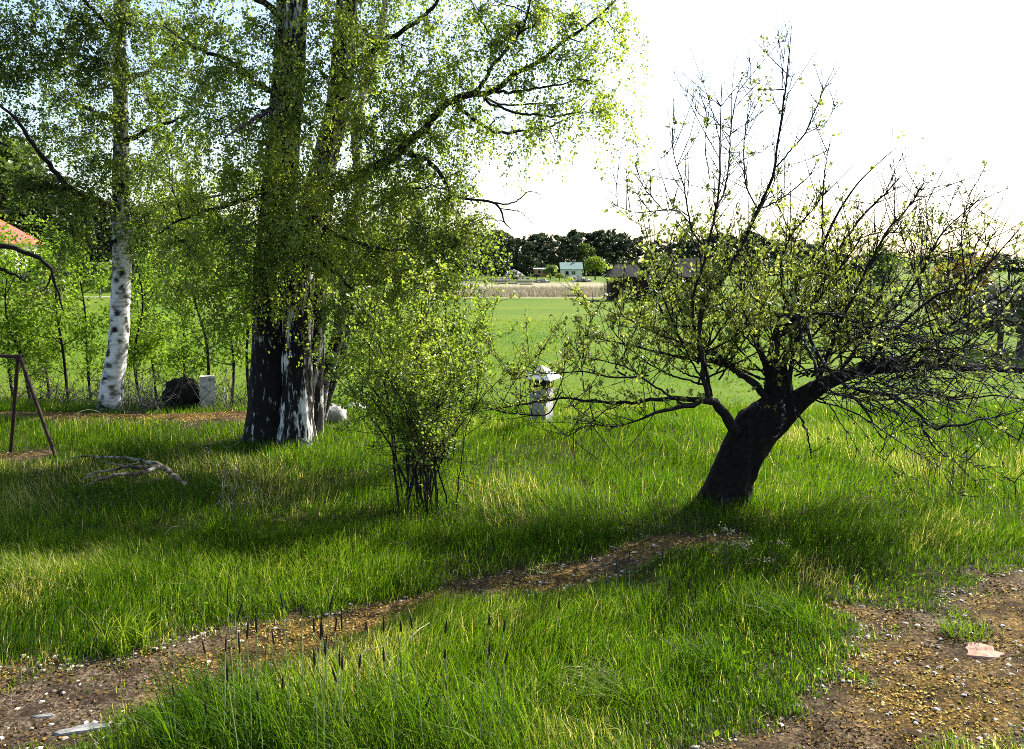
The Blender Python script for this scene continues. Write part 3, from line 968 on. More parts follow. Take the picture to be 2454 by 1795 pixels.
# the burl: a lumpy dark swelling
bc = P(845, 772, YS - .06)
th_, ph_ = np.meshgrid(np.linspace(0, math.pi, 14), np.arange(20) / 20 * 2 * math.pi, indexing='ij')
sv = np.stack([np.sin(th_) * np.cos(ph_), np.sin(th_) * np.sin(ph_), np.cos(th_)], -1)
rb = (.075 * (1 + .5 * (noise(sv * 2.2 + 5, 3) - .5) + .35 * (noise(sv * 6, 4) - .5)))[..., None] * np.array([1, .9, 1.05])
ii = np.arange(14 * 20).reshape(14, 20)
bq = np.stack([ii[:-1], np.roll(ii, -1, 1)[:-1], np.roll(ii, -1, 1)[1:], ii[1:]], -1).reshape(-1, 4)
obj('burl', (sv * rb + bc).reshape(-1, 3), bq, M_apple_bark, sb, True)
sk = limbs(sb, 'limb', [pix_path(r, YS) for r in [
    [(855, 500, 0, 14), (910, 490, .1, 10), (980, 440, .2, 7), (1040, 420, .3, 3)],
    [(829, 650, 0, 13), (800, 600, .2, 10), (740, 560, .4, 5)],
    [(856, 290, 0, 13), (900, 330, .2, 9), (960, 350, .4, 4)],
    [(890, 150, 0, 13), (840, 60, .2, 9), (800, -20, .3, 4)]]], M_twig, 6, 20, .008)
skel = np.concatenate([spline(ts, 60)[22:]] + sk)
g = grow(skel, blobs_px([(930, 540, .2, 100, 80, 1), (1000, 470, .2, 80, 60, .7), (870, 640, .3, 90, 80, .9), (800, 560, .4, 90, 80, .8), (900, 380, .3, 90, 70, .6), (840, 260, .2, 80, 70, .6), (900, 100, .2, 90, 80, .8), (960, -20, .2, 100, 80, .9),
                         (860, -150, .2, 120, 90, 1), (980, -280, .2, 120, 100, 1), (980, 620, .3, 90, 70, .8), (900, 720, .3, 80, 60, .6)], YS), 24, 1.8, 42, .92, (.2, .8), .006)
finish_crown(sb, M_birch_leaf, M_twig, g, .031, lambda p: clump_rnd(p, .1, 1.0, 2.5, 14), 0, detail=False)

# ------------------------------------------------------------------ left birch with the clean white stem
YL = 10.0
base = P(263, 1000, YL)
base[2] = float(hgt(base[0], base[1]))
lb = thing('birch_tree', base, 'straight white-stemmed birch on the mossy ledge, leftmost of the birches', 'tree')
tl_ = pix_path([(258, 1022, 0, 62), (266, 960, 0, 54), (272, 900, 0, 50), (284, 819, 0, 47), (288, 734, 0, 45), (292, 650, 0, 43), (292, 565, 0, 41), (290, 450, 0, 37), (290, 363, 0, 34), (289, 254, 0, 31), (287, 145, 0, 28), (287, 0, 0, 25), (290, -300, 0, 18), (290, -600, 0, 6)], YL)
trunk('trunk', tl_, lb, M_birch, 30, 380, .006, 16, .005, .22, 22, lambda z: np.clip(.60 + .30 * sst(.1, .6, z) - .35 * sst(2.1, 2.7, z), 0, 1))
sk = limbs(lb, 'limb', [pix_path(r, YL) for r in [
    [(290, 505, 0, 17), (230, 480, -.3, 15), (170, 455, -.5, 13), (130, 410, -.6, 12), (95, 365, -.7, 10), (45, 295, -.8, 8), (0, 250, -.8, 6), (-60, 190, -.8, 3)],
    [(170, 455, -.5, 9), (120, 450, -.5, 7), (60, 452, -.5, 5), (0, 440, -.5, 3)],
    [(294, 345, 0, 14), (330, 322, -.1, 12), (380, 305, -.2, 9), (425, 285, -.3, 5), (470, 270, -.3, 2)],
    [(290, 500, 0, 15), (360, 495, .2, 12), (440, 485, .3, 9), (540, 465, .4, 5)],
    [(290, 190, 0, 13), (345, 175, .3, 11), (400, 130, .5, 8), (450, 60, .6, 4)],
    [(288, 200, 0, 13), (220, 170, .2, 10), (140, 150, .4, 7), (40, 150, .5, 3)],
    [(288, 90, 0, 13), (220, 20, -.3, 9), (150, -60, -.5, 5)],
    [(290, 300, 0, 12), (230, 270, .6, 9), (170, 240, 1.1, 5)],
    [(290, 20, 0, 12), (350, -60, .2, 9), (420, -150, .3, 4)],
    [(290, 560, 0, 9), (255, 600, -.3, 7), (225, 625, -.4, 3)]]], M_twig, 7, 26, .010)
skel = np.concatenate([spline(tl_, 60)[24:]] + sk)
g = grow(skel, blobs_px([(60, 60, -.5, 110, 80, 1.2), (180, 60, -.3, 110, 80, 1.3), (300, 60, -.4, 100, 80, 1.2), (390, 60, .3, 90, 80, .9), (120, 150, -.2, 100, 70, 1.1), (230, 160, -.4, 90, 80, 1.2), (320, 200, -.5, 70, 70, .8), (40, 180, -.6, 90, 70, .9),
                         (150, 240, .6, 90, 70, .9), (240, 280, -.3, 80, 70, .8), (400, 230, .2, 80, 60, .6), (380, 330, -.3, 80, 60, .7), (200, 340, .3, 80, 60, .6), (120, 330, .3, 90, 60, .6), (60, 290, -.4, 70, 50, .45), (360, 420, .2, 90, 70, .9),
                         (430, 480, .3, 90, 70, .9), (340, 520, -.2, 80, 70, .9), (220, 470, -.3, 80, 60, .7), (130, 450, -.5, 90, 40, .7), (60, 430, -.5, 90, 40, .7), (180, 560, -.4, 90, 60, .7), (380, 590, .2, 90, 70, .8), (220, 390, -.3, 70, 50, .5),
                         (290, 420, -.4, 60, 60, .6), (200, -80, 0, 160, 100, 1.3), (340, -120, 0, 160, 100, 1.3), (60, -80, 0, 140, 100, 1.1), (280, -300, 0, 170, 120, 1.3), (150, -280, 0, 150, 110, 1.0), (300, -520, 0, 150, 140, 1.1), (-60, 100, -.4, 100, 100, .9), (-60, 300, -.6, 100, 90, .7)], YL),
         28, 1.9, 44, .8, (.2, .65), .008)
finish_crown(lb, M_birch_leaf, M_twig, g, .033, lambda p: clump_rnd(p, 0, .55, 2.5, 24), 0, detail=False)

# tree whose stem stands left of the picture; its low arching boughs reach in
YE = 8.6
base = P(-330, 1040, YE)
base[2] = float(hgt(base[0], base[1]))
et = thing('maple_tree', base, 'tree at the left edge reaching in with low arching dark boughs', 'tree')
te = pix_path([(-330, 1060, 0, 110), (-335, 900, 0, 90), (-340, 700, 0, 80), (-345, 500, 0, 70), (-350, 200, 0, 55), (-350, -200, 0, 25)], YE)
trunk('trunk', te, et, M_apple_bark, 20, 60, .012, 4, .02, .3, 31)
sk = limbs(et, 'limb', [pix_path(r, YE) for r in [
    [(-340, 680, 0, 26), (-200, 600, -.1, 20), (-60, 588, -.2, 15), (0, 592, -.2, 13), (60, 603, -.2, 11), (103, 622, -.2, 10), (126, 655, -.2, 8), (138, 700, -.2, 6), (152, 745, -.2, 3)],
    [(-200, 610, -.1, 14), (-80, 625, .1, 11), (0, 645, .2, 8), (35, 658, .2, 6), (62, 676, .2, 3)],
    [(126, 655, -.2, 5), (110, 690, -.1, 3), (95, 700, 0, 1.5)],
    [(-345, 400, 0, 24), (-200, 330, .2, 18), (-60, 330, .3, 10), (20, 350, .3, 4)]]], M_twig, 7, 26, .008)
g = grow(np.concatenate(sk), blobs_px([(100, 690, 0, 60, 40, .3), (150, 650, -.1, 60, 40, .3), (-100, 560, 0, 100, 70, 1), (60, 720, 0, 50, 40, .25)], YE), 14, 2, 12, .6, (.12, .3), .006)
finish_crown(et, M_birch_leaf, M_twig, g, .045, lambda p: clump_rnd(p, 0, .8, 2.5, 34), 0)

# ------------------------------------------------------------------ old leaning apple tree
YA = 6.15
base = P(1745, 1195, YA)
base[2] = float(hgt(base[0], base[1]))
at_ = thing('apple_tree', base, 'old leaning apple tree with thick black trunk and spreading lichened boughs', 'tree')
ta = pix_path([(1740, 1220, 0, 110), (1752, 1150, 0, 100), (1778, 1090, 0, 100), (1815, 1030, .02, 100), (1850, 980, .04, 88), (1868, 940, .05, 62), (1872, 905, .055, 40), (1868, 870, .05, 24)], YA)
trunk('trunk', ta, at_, M_apple_bark, 56, 130, .028, 9, .045, .3, 44)
# a second fat arm of the trunk running out to the right and one stub upwards
ta2 = pix_path([(1820, 1050, .0, 60), (1870, 1000, 0, 68), (1925, 950, .0, 60), (1985, 915, .05, 46), (2050, 890, .12, 36), (2120, 876, .2, 34), (2200, 872, .3, 26), (2300, 878, .4, 20), (2400, 885, .5, 15), (2520, 890, .55, 8)], YA)
trunk('bough', ta2, at_, M_apple_bark, 28, 150, .014, 8, .022, 0, 46)
ta3 = pix_path([(1855, 975, .06, 60), (1852, 920, .06, 42), (1850, 870, .05, 30), (1860, 800, .05, 18), (1885, 730, .08, 13), (1925, 650, .1, 10), (1969, 590, .12, 8), (2007, 513, .15, 6), (2053, 443, .2, 4.5), (2109, 387, .25, 3), (2147, 355, .3, 1.5)], YA)
trunk('bough', ta3, at_, M_apple_bark, 16, 110, .003, 6, .004, 0, 47)
# traced boughs: (px, py, dY, width).  d: leafy, l: lichened and nearly bare
main = [
    # low bough to the left and what it carries
    [(1765, 1035, -.1, 50), (1735, 995, -.18, 42), (1700, 958, -.25, 34), (1645, 972, -.35, 22), (1578, 987, -.45, 14), (1527, 1007, -.5, 9), (1490, 1020, -.55, 5), (1455, 1022, -.55, 4), (1410, 1010, -.55, 3.5), (1376, 976, -.55, 3), (1350, 940, -.55, 2)],
    [(1690, 958, -.25, 24), (1600, 955, -.2, 18), (1540, 960, -.1, 15), (1480, 966, 0, 13), (1390, 956, .1, 11), (1333, 956, .15, 9), (1266, 966, .2, 8), (1210, 976, .25, 6), (1160, 985, .3, 3)],
    [(1345, 940, .15, 6), (1320, 985, .1, 6), (1300, 995, .1, 6), (1243, 993, .1, 6), (1200, 987, .1, 5), (1170, 975, .1, 4), (1130, 960, .1, 2)],
    [(1480, 966, 0, 6), (1456, 980, -.1, 5), (1420, 1010, -.3, 4), (1380, 1035, -.4, 3), (1346, 1053, -.4, 1.5)],
    [(1697, 955, -.25, 22), (1690, 900, -.25, 20), (1678, 850, -.22, 20), (1676, 780, -.2, 19), (1690, 720, -.15, 19), (1722, 677, -.1, 19), (1769, 607, 0, 18), (1797, 546, .05, 16), (1822, 490, .1, 14), (1853, 420, .1, 12), (1862, 350, .12, 9), (1876, 257, .15, 8), (1885, 187, .18, 6), (1897, 61, .2, 2.5)],
    [(1704, 950, -.2, 18), (1698, 905, -.2, 16), (1684, 860, -.3, 14), (1665, 790, -.4, 12), (1660, 720, -.45, 11), (1680, 650, -.5, 11), (1694, 600, -.5, 10), (1717, 495, -.5, 9), (1724, 411, -.5, 8), (1727, 294, -.5, 5), (1731, 168, -.5, 2)],
    [(1717, 495, -.5, 7), (1736, 460, -.4, 7), (1745, 406, -.35, 6), (1755, 280, -.3, 5), (1778, 182, -.3, 2)],
    [(1700, 600, -.5, 7), (1670, 570, -.6, 7), (1654, 537, -.65, 7), (1638, 443, -.7, 5), (1615, 373, -.7, 4), (1610, 289, -.7, 2)],
    [(1660, 545, -.65, 6), (1630, 510, -.7, 5), (1600, 503, -.8, 5), (1530, 509, -.9, 4), (1495, 500, -1, 3), (1465, 488, -1, 2)],
    [(1590, 503, -.8, 4), (1560, 470, -.7, 4), (1540, 443, -.7, 3), (1519, 387, -.7, 1.8)],
    [(1860, 401, .1, 7), (1895, 360, .1, 6), (1927, 322, .1, 6), (1955, 261, .1, 5), (1986, 187, .1, 2)],
    [(1927, 322, .1, 4), (1955, 308, .2, 4), (1979, 294, .25, 3), (2007, 247, .3, 1.8)],
    [(1822, 500, .1, 7), (1860, 482, .2, 6), (1895, 460, .3, 5), (1930, 430, .35, 4), (1965, 398, .4, 2)],
    [(1815, 500, .1, 7), (1790, 450, .2, 6), (1783, 397, .25, 5), (1787, 303, .3, 4), (1811, 229, .3, 2)],
    [(1700, 430, -.5, 4), (1690, 350, -.55, 4), (1694, 290, -.6, 3), (1690, 255, -.6, 2)],
    [(1762, 890, .02, 20), (1715, 850, .1, 16), (1650, 830, .2, 13), (1600, 770, .3, 10), (1570, 700, .35, 8), (1560, 600, .4, 5), (1555, 520, .4, 2)],
    [(1845, 965, .0, 34), (1805, 920, -.02, 30), (1770, 893, .0, 26), (1735, 868, .1, 22), (1670, 862, .2, 15), (1600, 850, .3, 11), (1520, 830, .35, 9), (1450, 815, .4, 6), (1390, 800, .4, 3)],
    [(1500, 905, .1, 9), (1475, 880, .1, 7), (1495, 850, .15, 6), (1530, 770, .2, 5), (1545, 700, .2, 3.5), (1555, 650, .2, 2)],
    [(1400, 940, .1, 5), (1395, 880, .05, 5), (1400, 830, .05, 4), (1415, 760, 0, 3), (1395, 720, 0, 2)],
    [(1330, 956, .15, 5), (1350, 900, .1, 4), (1352, 850, .1, 3), (1356, 820, .1, 1.8)],
    [(1555, 900, -.2, 8), (1470, 905, -.2, 8), (1400, 890, -.2, 6), (1330, 895, -.2, 4), (1270, 890, -.2, 3)],
    [(1640, 970, -.3, 10), (1560, 920, -.5, 8), (1500, 880, -.6, 6), (1420, 860, -.7, 4), (1360, 850, -.7, 2)],
    [(1250, 960, .2, 4), (1220, 900, .3, 3), (1190, 860, .3, 2), (1170, 845, .3, 1.5)],
    [(1200, 975, .2, 4), (1230, 920, .1, 3), (1290, 850, 0, 2), (1310, 830, 0, 1.2)],
    # tall shoots of the middle and right
    [(1840, 900, .05, 24), (1815, 820, .2, 20), (1820, 720, .35, 17), (1800, 640, .5, 13), (1790, 560, .6, 9), (1840, 470, .7, 5), (1880, 380, .7, 2)],
    [(1969, 600, .12, 9), (1971, 540, .1, 8), (1972, 467, .1, 6), (1978, 400, .1, 4), (1988, 345, .1, 2)],
    [(1885, 978, .0, 24), (1902, 870, .05, 20), (1930, 760, .2, 17), (1970, 680, .3, 14), (2007, 602, .4, 12), (2067, 518, .45, 9), (2119, 467, .5, 7), (2175, 406, .5, 2.5)],
    [(1955, 928, .02, 20), (2000, 800, -.2, 16), (2050, 700, -.3, 13), (2090, 620, -.4, 11), (2128, 551, -.4, 9), (2179, 495, -.4, 6), (2219, 429, -.4, 3)],
    [(2005, 905, .07, 18), (2080, 800, .3, 14), (2140, 740, .4, 12), (2193, 681, .5, 11), (2225, 620, .5, 9), (2254, 565, .5, 7), (2315, 504, .5, 4), (2364, 467, .5, 1.8)],
    [(2254, 565, .5, 4), (2310, 540, .6, 3.5), (2377, 499, .6, 1.8)],
    [(2259, 555, .5, 4), (2275, 500, .4, 3), (2291, 448, .4, 1.5)],
    [(2080, 885, .15, 16), (2138, 800, -.3, 13), (2240, 712, -.4, 11), (2316, 683, -.4, 9), (2380, 620, -.4, 6), (2454, 537, -.4, 3)],
    [(2316, 690, -.4, 6), (2308, 620, -.4, 5), (2305, 537, -.4, 4), (2326, 453, -.4, 1.8)],
    [(2140, 750, .3, 6), (2200, 640, .4, 5), (2240, 611, .4, 5), (2333, 593, .4, 3), (2394, 555, .4, 1.5)],
    [(2150, 880, .2, 13), (2250, 800, 0, 10), (2340, 740, 0, 8), (2420, 690, 0, 6), (2500, 640, 0, 3)],
    [(2250, 880, .3, 10), (2320, 820, -.2, 8), (2390, 760, -.3, 6), (2450, 680, -.3, 4)],
    [(2170, 870, .2, 10), (2210, 780, .6, 8), (2235, 700, .8, 6), (2290, 640, .9, 4), (2350, 600, .9, 2)],
    [(1840, 780, .05, 9), (1780, 700, .5, 8), (1740, 640, .8, 6), (1720, 560, .9, 4), (1700, 480, .9, 2)],
    [(1880, 720, .1, 9), (1870, 640, -.4, 8), (1900, 560, -.6, 6), (1950, 500, -.7, 4), (1985, 450, -.7, 2)],
    [(1935, 640, .1, 8), (2020, 590, -.1, 6), (2100, 560, -.2, 4), (2190, 560, -.3, 2)],
]
rngA = np.random.default_rng(5)
for _ in range(50):
    a = math.radians(rngA.uniform(18, 172))
    k = rngA.random()
    x0, y0 = 1800 + 170 * k, 900 - 30 * rngA.random() + 40 * abs(k - .5)
    if rngA.random() < .35: x0, y0 = 1690 + rngA.normal(0, 15), 930 - 120 * rngA.random()
    if rngA.random() < .30: x0, y0 = 2000 + 260 * rngA.random(), 890 - 20 * rngA.random()
    ln = rngA.uniform(140, 400) * (1 if 40 < math.degrees(a) < 150 else .8)
    dz = rngA.normal(0, .55)
    bend = rngA.normal(0, .18)
    q = [(x0, y0, .05, 9)]
    for t in (.35, .7, 1.0):
        aa = a + bend * t + (math.pi / 2 - a) * .25 * t
        q.append((x0 + math.cos(aa) * ln * t, y0 - math.sin(aa) * ln * t, dz * t, 9 - 7.3 * t))
    main.append(q)
dead = [
    [(1840, 860, -.1, 20), (1880, 790, -.3, 20), (1920, 755, -.45, 16), (1960, 752, -.55, 12), (2030, 765, -.6, 9), (2110, 800, -.6, 6), (2160, 830, -.6, 3)],
    [(1905, 765, -.4, 13), (1840, 748, -.4, 8), (1790, 770, -.4, 6), (1740, 800, -.45, 4)],
    [(1915, 760, -.45, 16), (1925, 810, -.55, 12), (1945, 860, -.6, 10), (1965, 915, -.65, 9), (2005, 945, -.7, 7), (2047, 956, -.7, 6), (2093, 1012, -.7, 3)],
    [(1930, 770, -.45, 15), (1959, 838, -.55, 12), (2016, 915, -.6, 12), (2080, 940, -.65, 12), (2145, 951, -.7, 12), (2206, 1002, -.75, 11), (2237, 1023, -.75, 11), (2300, 1018, -.8, 8), (2380, 1000, -.8, 6), (2470, 978, -.8, 3)],
    [(2140, 950, -.7, 9), (2190, 930, -.6, 7), (2280, 950, -.55, 5), (2380, 940, -.5, 3)],
    [(2200, 1000, -.75, 7), (2230, 1060, -.8, 6), (2260, 1090, -.8, 4), (2290, 1100, -.8, 2)],
    [(1875, 960, -.2, 14), (1878, 1000, -.35, 10), (1868, 1040, -.4, 6), (1850, 1050, -.4, 3)],
    [(1905, 980, -.15, 9), (1935, 1040, -.3, 6), (1945, 1100, -.3, 3)],
    [(1815, 965, -.2, 8), (1830, 985, -.3, 7), (1860, 970, -.35, 5), (1885, 945, -.4, 3)],
    [(2090, 1010, -.7, 6), (2060, 960, -.7, 5), (2110, 1045, -.7, 3), (2125, 1050, -.7, 2)],
]
for _ in range(96):
    k = rngA.random()
    x0 = 1890 + 340 * k + rngA.normal(0, 20)
    y0 = 965 - 190 * rngA.random()
    ln = 120 + 330 * rngA.random()
    a = rngA.normal(.06, .36)
    dz = rngA.normal(-.25, .45)
    droop = rngA.uniform(-40, 130)
    w = rngA.uniform(2.5, 7)
    dead.append([(x0, y0, .1, w), (x0 + ln * .35, y0 + ln * .35 * a - 18, dz * .5, w * .8), (x0 + ln * .7, y0 + ln * .7 * a + droop * .35, dz * .9, w * .55), (x0 + ln, y0 + ln * a + droop, dz, 1.5)])
sk_live = limbs(at_, 'branch', [pix_path(r, YA, .29) for r in main], M_twig, 6, 30, .008)
sk_dead = limbs(at_, 'lichened_branch', [pix_path(r, YA, .36) for r in dead], M_lichen_twig, 5, 26, .014)


def shoots(sk, per_m, lmin, lmax, up, seed, frac0=.25, tip=.002):
    """side shoots along limbs: start, control, end"""
    r = np.random.default_rng(seed)
    st, dirs, lens = [], [], []
    for s in sk:
        L = np.linalg.norm(np.diff(s[:, :3], axis=0), axis=1).sum()
        n = max(1, int(L * per_m))
        i = (frac0 + (1 - frac0) * r.random(n)) * (len(s) - 2)
        i = i.astype(int)
        st.append(s[i, :3])
        tg = unit(s[i + 1, :3] - s[i, :3])
        d = unit(tg * .55 + r.normal(0, .62, (n, 3)) + np.array([0, 0, up]))
        dirs.append(d)
        lens.append((lmin + (lmax - lmin) * r.random(n) ** 1.8) * np.clip(L, .25, 1))
    st, d, le = np.concatenate(st), np.concatenate(dirs), np.concatenate(lens)[:, None]
    end = st + d * le + np.array([0, 0, .12 * up]) * le
    mid = st + d * le * .5 + r.normal(0, .06, st.shape) * le
    return bez(st, mid, end, 7)


sh1 = shoots(sk_live, 23, .08, .66, .5, 1)
sh2 = shoots([np.hstack([s, np.full((7, 1), .002)]) for s in sh1[:: 2]], 22, .04, .24, .3, 2, .2)
dh1 = shoots(sk_dead, 11, .05, .34, .15, 3)
dh2 = shoots([np.hstack([s, np.full((7, 1), .002)]) for s in dh1[:: 2]], 12, .03, .14, -.1, 4, .2)
mb = MB()
for s, r0 in ((sh1, .0036), (sh2, .0022)):
    mb.tubes(s[:, ::2], np.broadcast_to(np.linspace(r0, .0013, 4), (len(s), 4)), 3)
mb.build('shoots', M_twig, at_, True, 'stuff')
mb = MB()
for s, r0 in ((dh1, .0042), (dh2, .0028)):
    mb.tubes(s[:, ::2], np.broadcast_to(np.linspace(r0, .0014, 4), (len(s), 4)), 3)
mb.build('dead_twigs', M_lichen_twig, at_, True, 'stuff')

# leaf rosettes on the shoots and spurs
cand = np.concatenate([sh1[:, 2:].reshape(-1, 3), sh2[:, 2:].reshape(-1, 3)])
tips = np.concatenate([sh1[:, -1], sh2[:, -1]])
spur = np.concatenate([s[8::1, :3] for s in sk_live])
px, py, f = in_view(cand)
# leafier in the middle of the crown, thin on the tall shoots and to the right
def leafiness(p):
    px, py, f = in_view(p)
    w = .30 + .75 * np.exp(-((py - 720) / 190) ** 2)
    w *= 1 - .72 * sst(1900, 2150, px)
    w *= 1 - .72 * sst(620, 420, py)
    w *= .55 + .9 * noise(p * 2.2, 77)
    return w
k1 = rng.random(len(cand)) < leafiness(cand) * .17
k2 = rng.random(len(tips)) < leafiness(tips) * .42
k3 = rng.random(len(spur)) < leafiness(spur) * .40
ros = np.concatenate([cand[k1], tips[k2], spur[k3]])
dd = np.concatenate([dh1[:, -1], dh2[:, -1]])
pxd, pyd, fd = in_view(dd)
ros = np.concatenate([ros, dd[rng.random(len(dd)) < .10 + .12 * sst(2100, 2300, pxd)]])
nl = 4
pos = np.repeat(ros, nl, 0) + rng.normal(0, .010, (len(ros) * nl, 3))
d = unit(rng.normal(size=pos.shape) + np.array([.1, 0, .75]))
nn = unit(np.cross(d, rng.normal(size=pos.shape)) + np.array([0, 0, .6]))
sz = .031 * (.45 + .85 * rng.random(len(pos)))
foliage(at_, M_apple_leaf, pos, d, nn, sz, clump_rnd(pos, .1, 1, 4, 7), 'crown', 300, False)

# ------------------------------------------------------------------ shrub in the middle


def shrub(name, px, py, Y0, label, hw, hh, stems, leaves, lsize, mat_leaf, mat_twig, seed, bare_low=.35, singles=0, cat='shrub', spread=.12, group=None, lean=0.0):
    r = np.random.default_rng(seed)
    b0 = P(px, py, Y0)
    b0[2] = float(hgt(b0[0], b0[1]))
    o = thing(name, b0, label, cat, group)
    a = r.random(stems) * 2 * math.pi
    st = b0 + np.stack([np.cos(a), np.sin(a), np.zeros(stems)], -1) * spread * r.random((stems, 1)) + np.array([0, 0, -.03])
    e = r.normal(size=(stems, 3))
    e = unit(e * np.array([1, 1, .5]) + np.array([0, 0, .35])) * (r.random((stems, 1)) ** .4)
    top = b0 + np.array([lean, 0, hh * .58]) + e * np.array([hw, hw * .9, hh * .45])
    ctl = st + (top - st) * np.array([.30, .30, .62]) + r.normal(0, .05, (stems, 3))
    S1 = bez(st, ctl, top, 14)
    S1[:, 1:-1] += r.normal(0, .008, (stems, 12, 3))
    mb = MB()
    r0 = (.004 + .006 * r.random(stems))[:, None]
    mb.tubes(S1, r0 * np.linspace(1, .25, 14)[None], 5)
    mb.build('stems', mat_twig, o, True)
    n2 = stems * 14
    k, j = r.integers(0, stems, n2), r.integers(3, 14, n2)
    s2 = S1[k, j]
    d2 = unit(r.normal(size=(n2, 3)) + unit(s2 - b0) * .7 + np.array([0, 0, .15]))
    l2 = (.08 + .30 * r.random(n2) ** 1.5)[:, None] * hw / .6
    S2 = bez(s2, s2 + d2 * l2 * .5 + r.normal(0, .02, (n2, 3)), s2 + d2 * l2 + np.array([0, 0, -.03]), 6)
    mb = MB().tubes(S2, np.broadcast_to(np.linspace(.0032, .0011, 6), S2.shape[:2]), 3)
    n3 = n2 * 2
    k3, j3 = r.integers(0, n2, n3), r.integers(1, 6, n3)
    s3 = S2[k3, j3]
    d3 = unit(r.normal(size=(n3, 3)))
    l3 = (.04 + .10 * r.random(n3))[:, None] * hw / .6
    S3 = bez(s3, s3 + d3 * l3 * .5, s3 + d3 * l3, 4)
    mb.tubes(S3, np.broadcast_to(np.linspace(.0018, .0008, 4), S3.shape[:2]), 3)
    mb.build('twigs', mat_twig, o, True, 'stuff')
    al = np.concatenate([S2[:, 1:].reshape(-1, 3), S3[:, 1:].reshape(-1, 3)])
    rel = (al[:, 2] - b0[2]) / hh
    w = sst(bare_low - .10, bare_low + .25, rel + .15 * (noise(al * 3, seed) - .5))
    w = w * (.3 + 1.0 * noise(al * 4, seed + 1))
    pk = r.choice(len(al), leaves, p=w / w.sum())
    pos = al[pk] + r.normal(0, .014, (leaves, 3))
    d = unit(r.normal(size=(leaves, 3)) + np.array([0, 0, .1]))
    nn = unit(r.normal(size=(leaves, 3)) + np.array([0, 0, .5]))
    foliage(o, mat_leaf, pos, d, nn, lsize * (.5 + .8 * r.random(leaves)), clump_rnd(pos, .05, 1, 3.5, seed), 'crown', singles, False)
    return o


shrub('shrub', 1020, 1195, 6.05, 'many-stemmed round shrub with small light green leaves between birch and pillar', .76, 1.72, 30, 17000, .026, M_bush_leaf, M_twig, 101, .24, 300, spread=.26)
shrub('shrub', 1050, 1090, 7.2, 'leafy shrub behind the round shrub, under the hanging birch boughs', .6, 1.75, 30, 7000, .03, M_bush_leaf, M_twig, 103, .40, 0)

# saplings along the ledge behind the left birch
sap = [(20, 12.5, 2.5, 'thin sapling behind the rusty frame, nearest the left edge'), (60, 11.2, 2.2, 'short sapling seen between the legs of the rusty frame'), (105, 13, 2.9, 'tall sapling just right of the rusty frame'), (150, 11.6, 2.6, 'sapling left of the white birch stem, second from it'),
       (205, 12.6, 2.9, 'sapling immediately left of the white birch stem'), (325, 11.4, 2.6, 'forked sapling immediately right of the white birch stem'), (365, 13, 2.8, 'sapling behind the grey brushwood'), (430, 12.4, 2.6, 'crooked sapling behind the dark boulder'),
       (490, 10.8, 3.0, 'tall straight dark sapling rising beside the grey concrete block'), (545, 11.6, 2.8, 'sapling between the concrete block and the old birch'), (590, 11.0, 2.7, 'sapling close on the left of the old birch'), (860, 11.5, 2.3, 'sapling behind the shrub, right of the old birch'),
       (930, 12.5, 2.2, 'low sapling hidden behind the round shrub'), (-40, 11.0, 2.8, 'sapling partly cut by the left edge')]
for i, (px, Y0, hh, lab) in enumerate(sap):
    r = np.random.default_rng(300 + i)
    x0 = (px - CX) / FPX * Y0
    b0 = np.array([x0, Y0, float(hgt(x0, Y0))])
    hh = hh * .8
    top_z = b0[2] + hh * r.uniform(1.0, 1.2)
    o = thing('sapling', b0, lab, 'sapling', 'saplings along the garden ledge')
    tpts = np.array([[x0, Y0, b0[2] - .05, .022], [x0 + r.normal(0, .05), Y0, b0[2] + hh * .35, .018], [x0 + r.normal(0, .1), Y0 + r.normal(0, .1), b0[2] + hh * .7, .012], [x0 + r.normal(0, .15), Y0 + r.normal(0, .15), top_z, .003]])
    s = spline(tpts, 24)
    MB().tubes(s[None, :, :3], s[None, :, 3], 7).build('trunk', M_twig, o, True)
    nb = 26
    i0 = r.integers(5, 23, nb)
    d = unit(r.normal(size=(nb, 3)) * np.array([1, 1, .3]) + np.array([0, 0, .7]))
    l = (.25 + .5 * r.random(nb))[:, None]
    S2 = bez(s[i0, :3], s[i0, :3] + d * l * .5, s[i0, :3] + d * l + np.array([0, 0, .1]), 8)
    n3 = nb * 7
    k3, j3 = r.integers(0, nb, n3), r.integers(2, 8, n3)
    s3 = S2[k3, j3]
    d3 = unit(r.normal(size=(n3, 3)))
    S3 = bez(s3, s3 + d3 * .08, s3 + d3 * (.1 + .15 * r.random((n3, 1))), 5)
    mb = MB().tubes(S2, np.broadcast_to(np.linspace(.007, .0016, 8), S2.shape[:2]), 4)
    mb.tubes(S3, np.broadcast_to(np.linspace(.0025, .001, 5), S3.shape[:2]), 3)
    mb.build('branches', M_twig, o, True, 'stuff')
    al = np.concatenate([S2[:, 3:].reshape(-1, 3), S3.reshape(-1, 3)])
    pos = al[r.integers(0, len(al), 2600)] + r.normal(0, .045, (2600, 3))
    foliage(o, M_sapling_leaf, pos, unit(r.normal(size=pos.shape) + np.array([0, 0, -.2])), unit(r.normal(size=pos.shape) + np.array([0, 0, .8])), .052 * (.5 + .8 * r.random(2600)), clump_rnd(pos, .2, 1, 2, i), 'crown', detail=False)


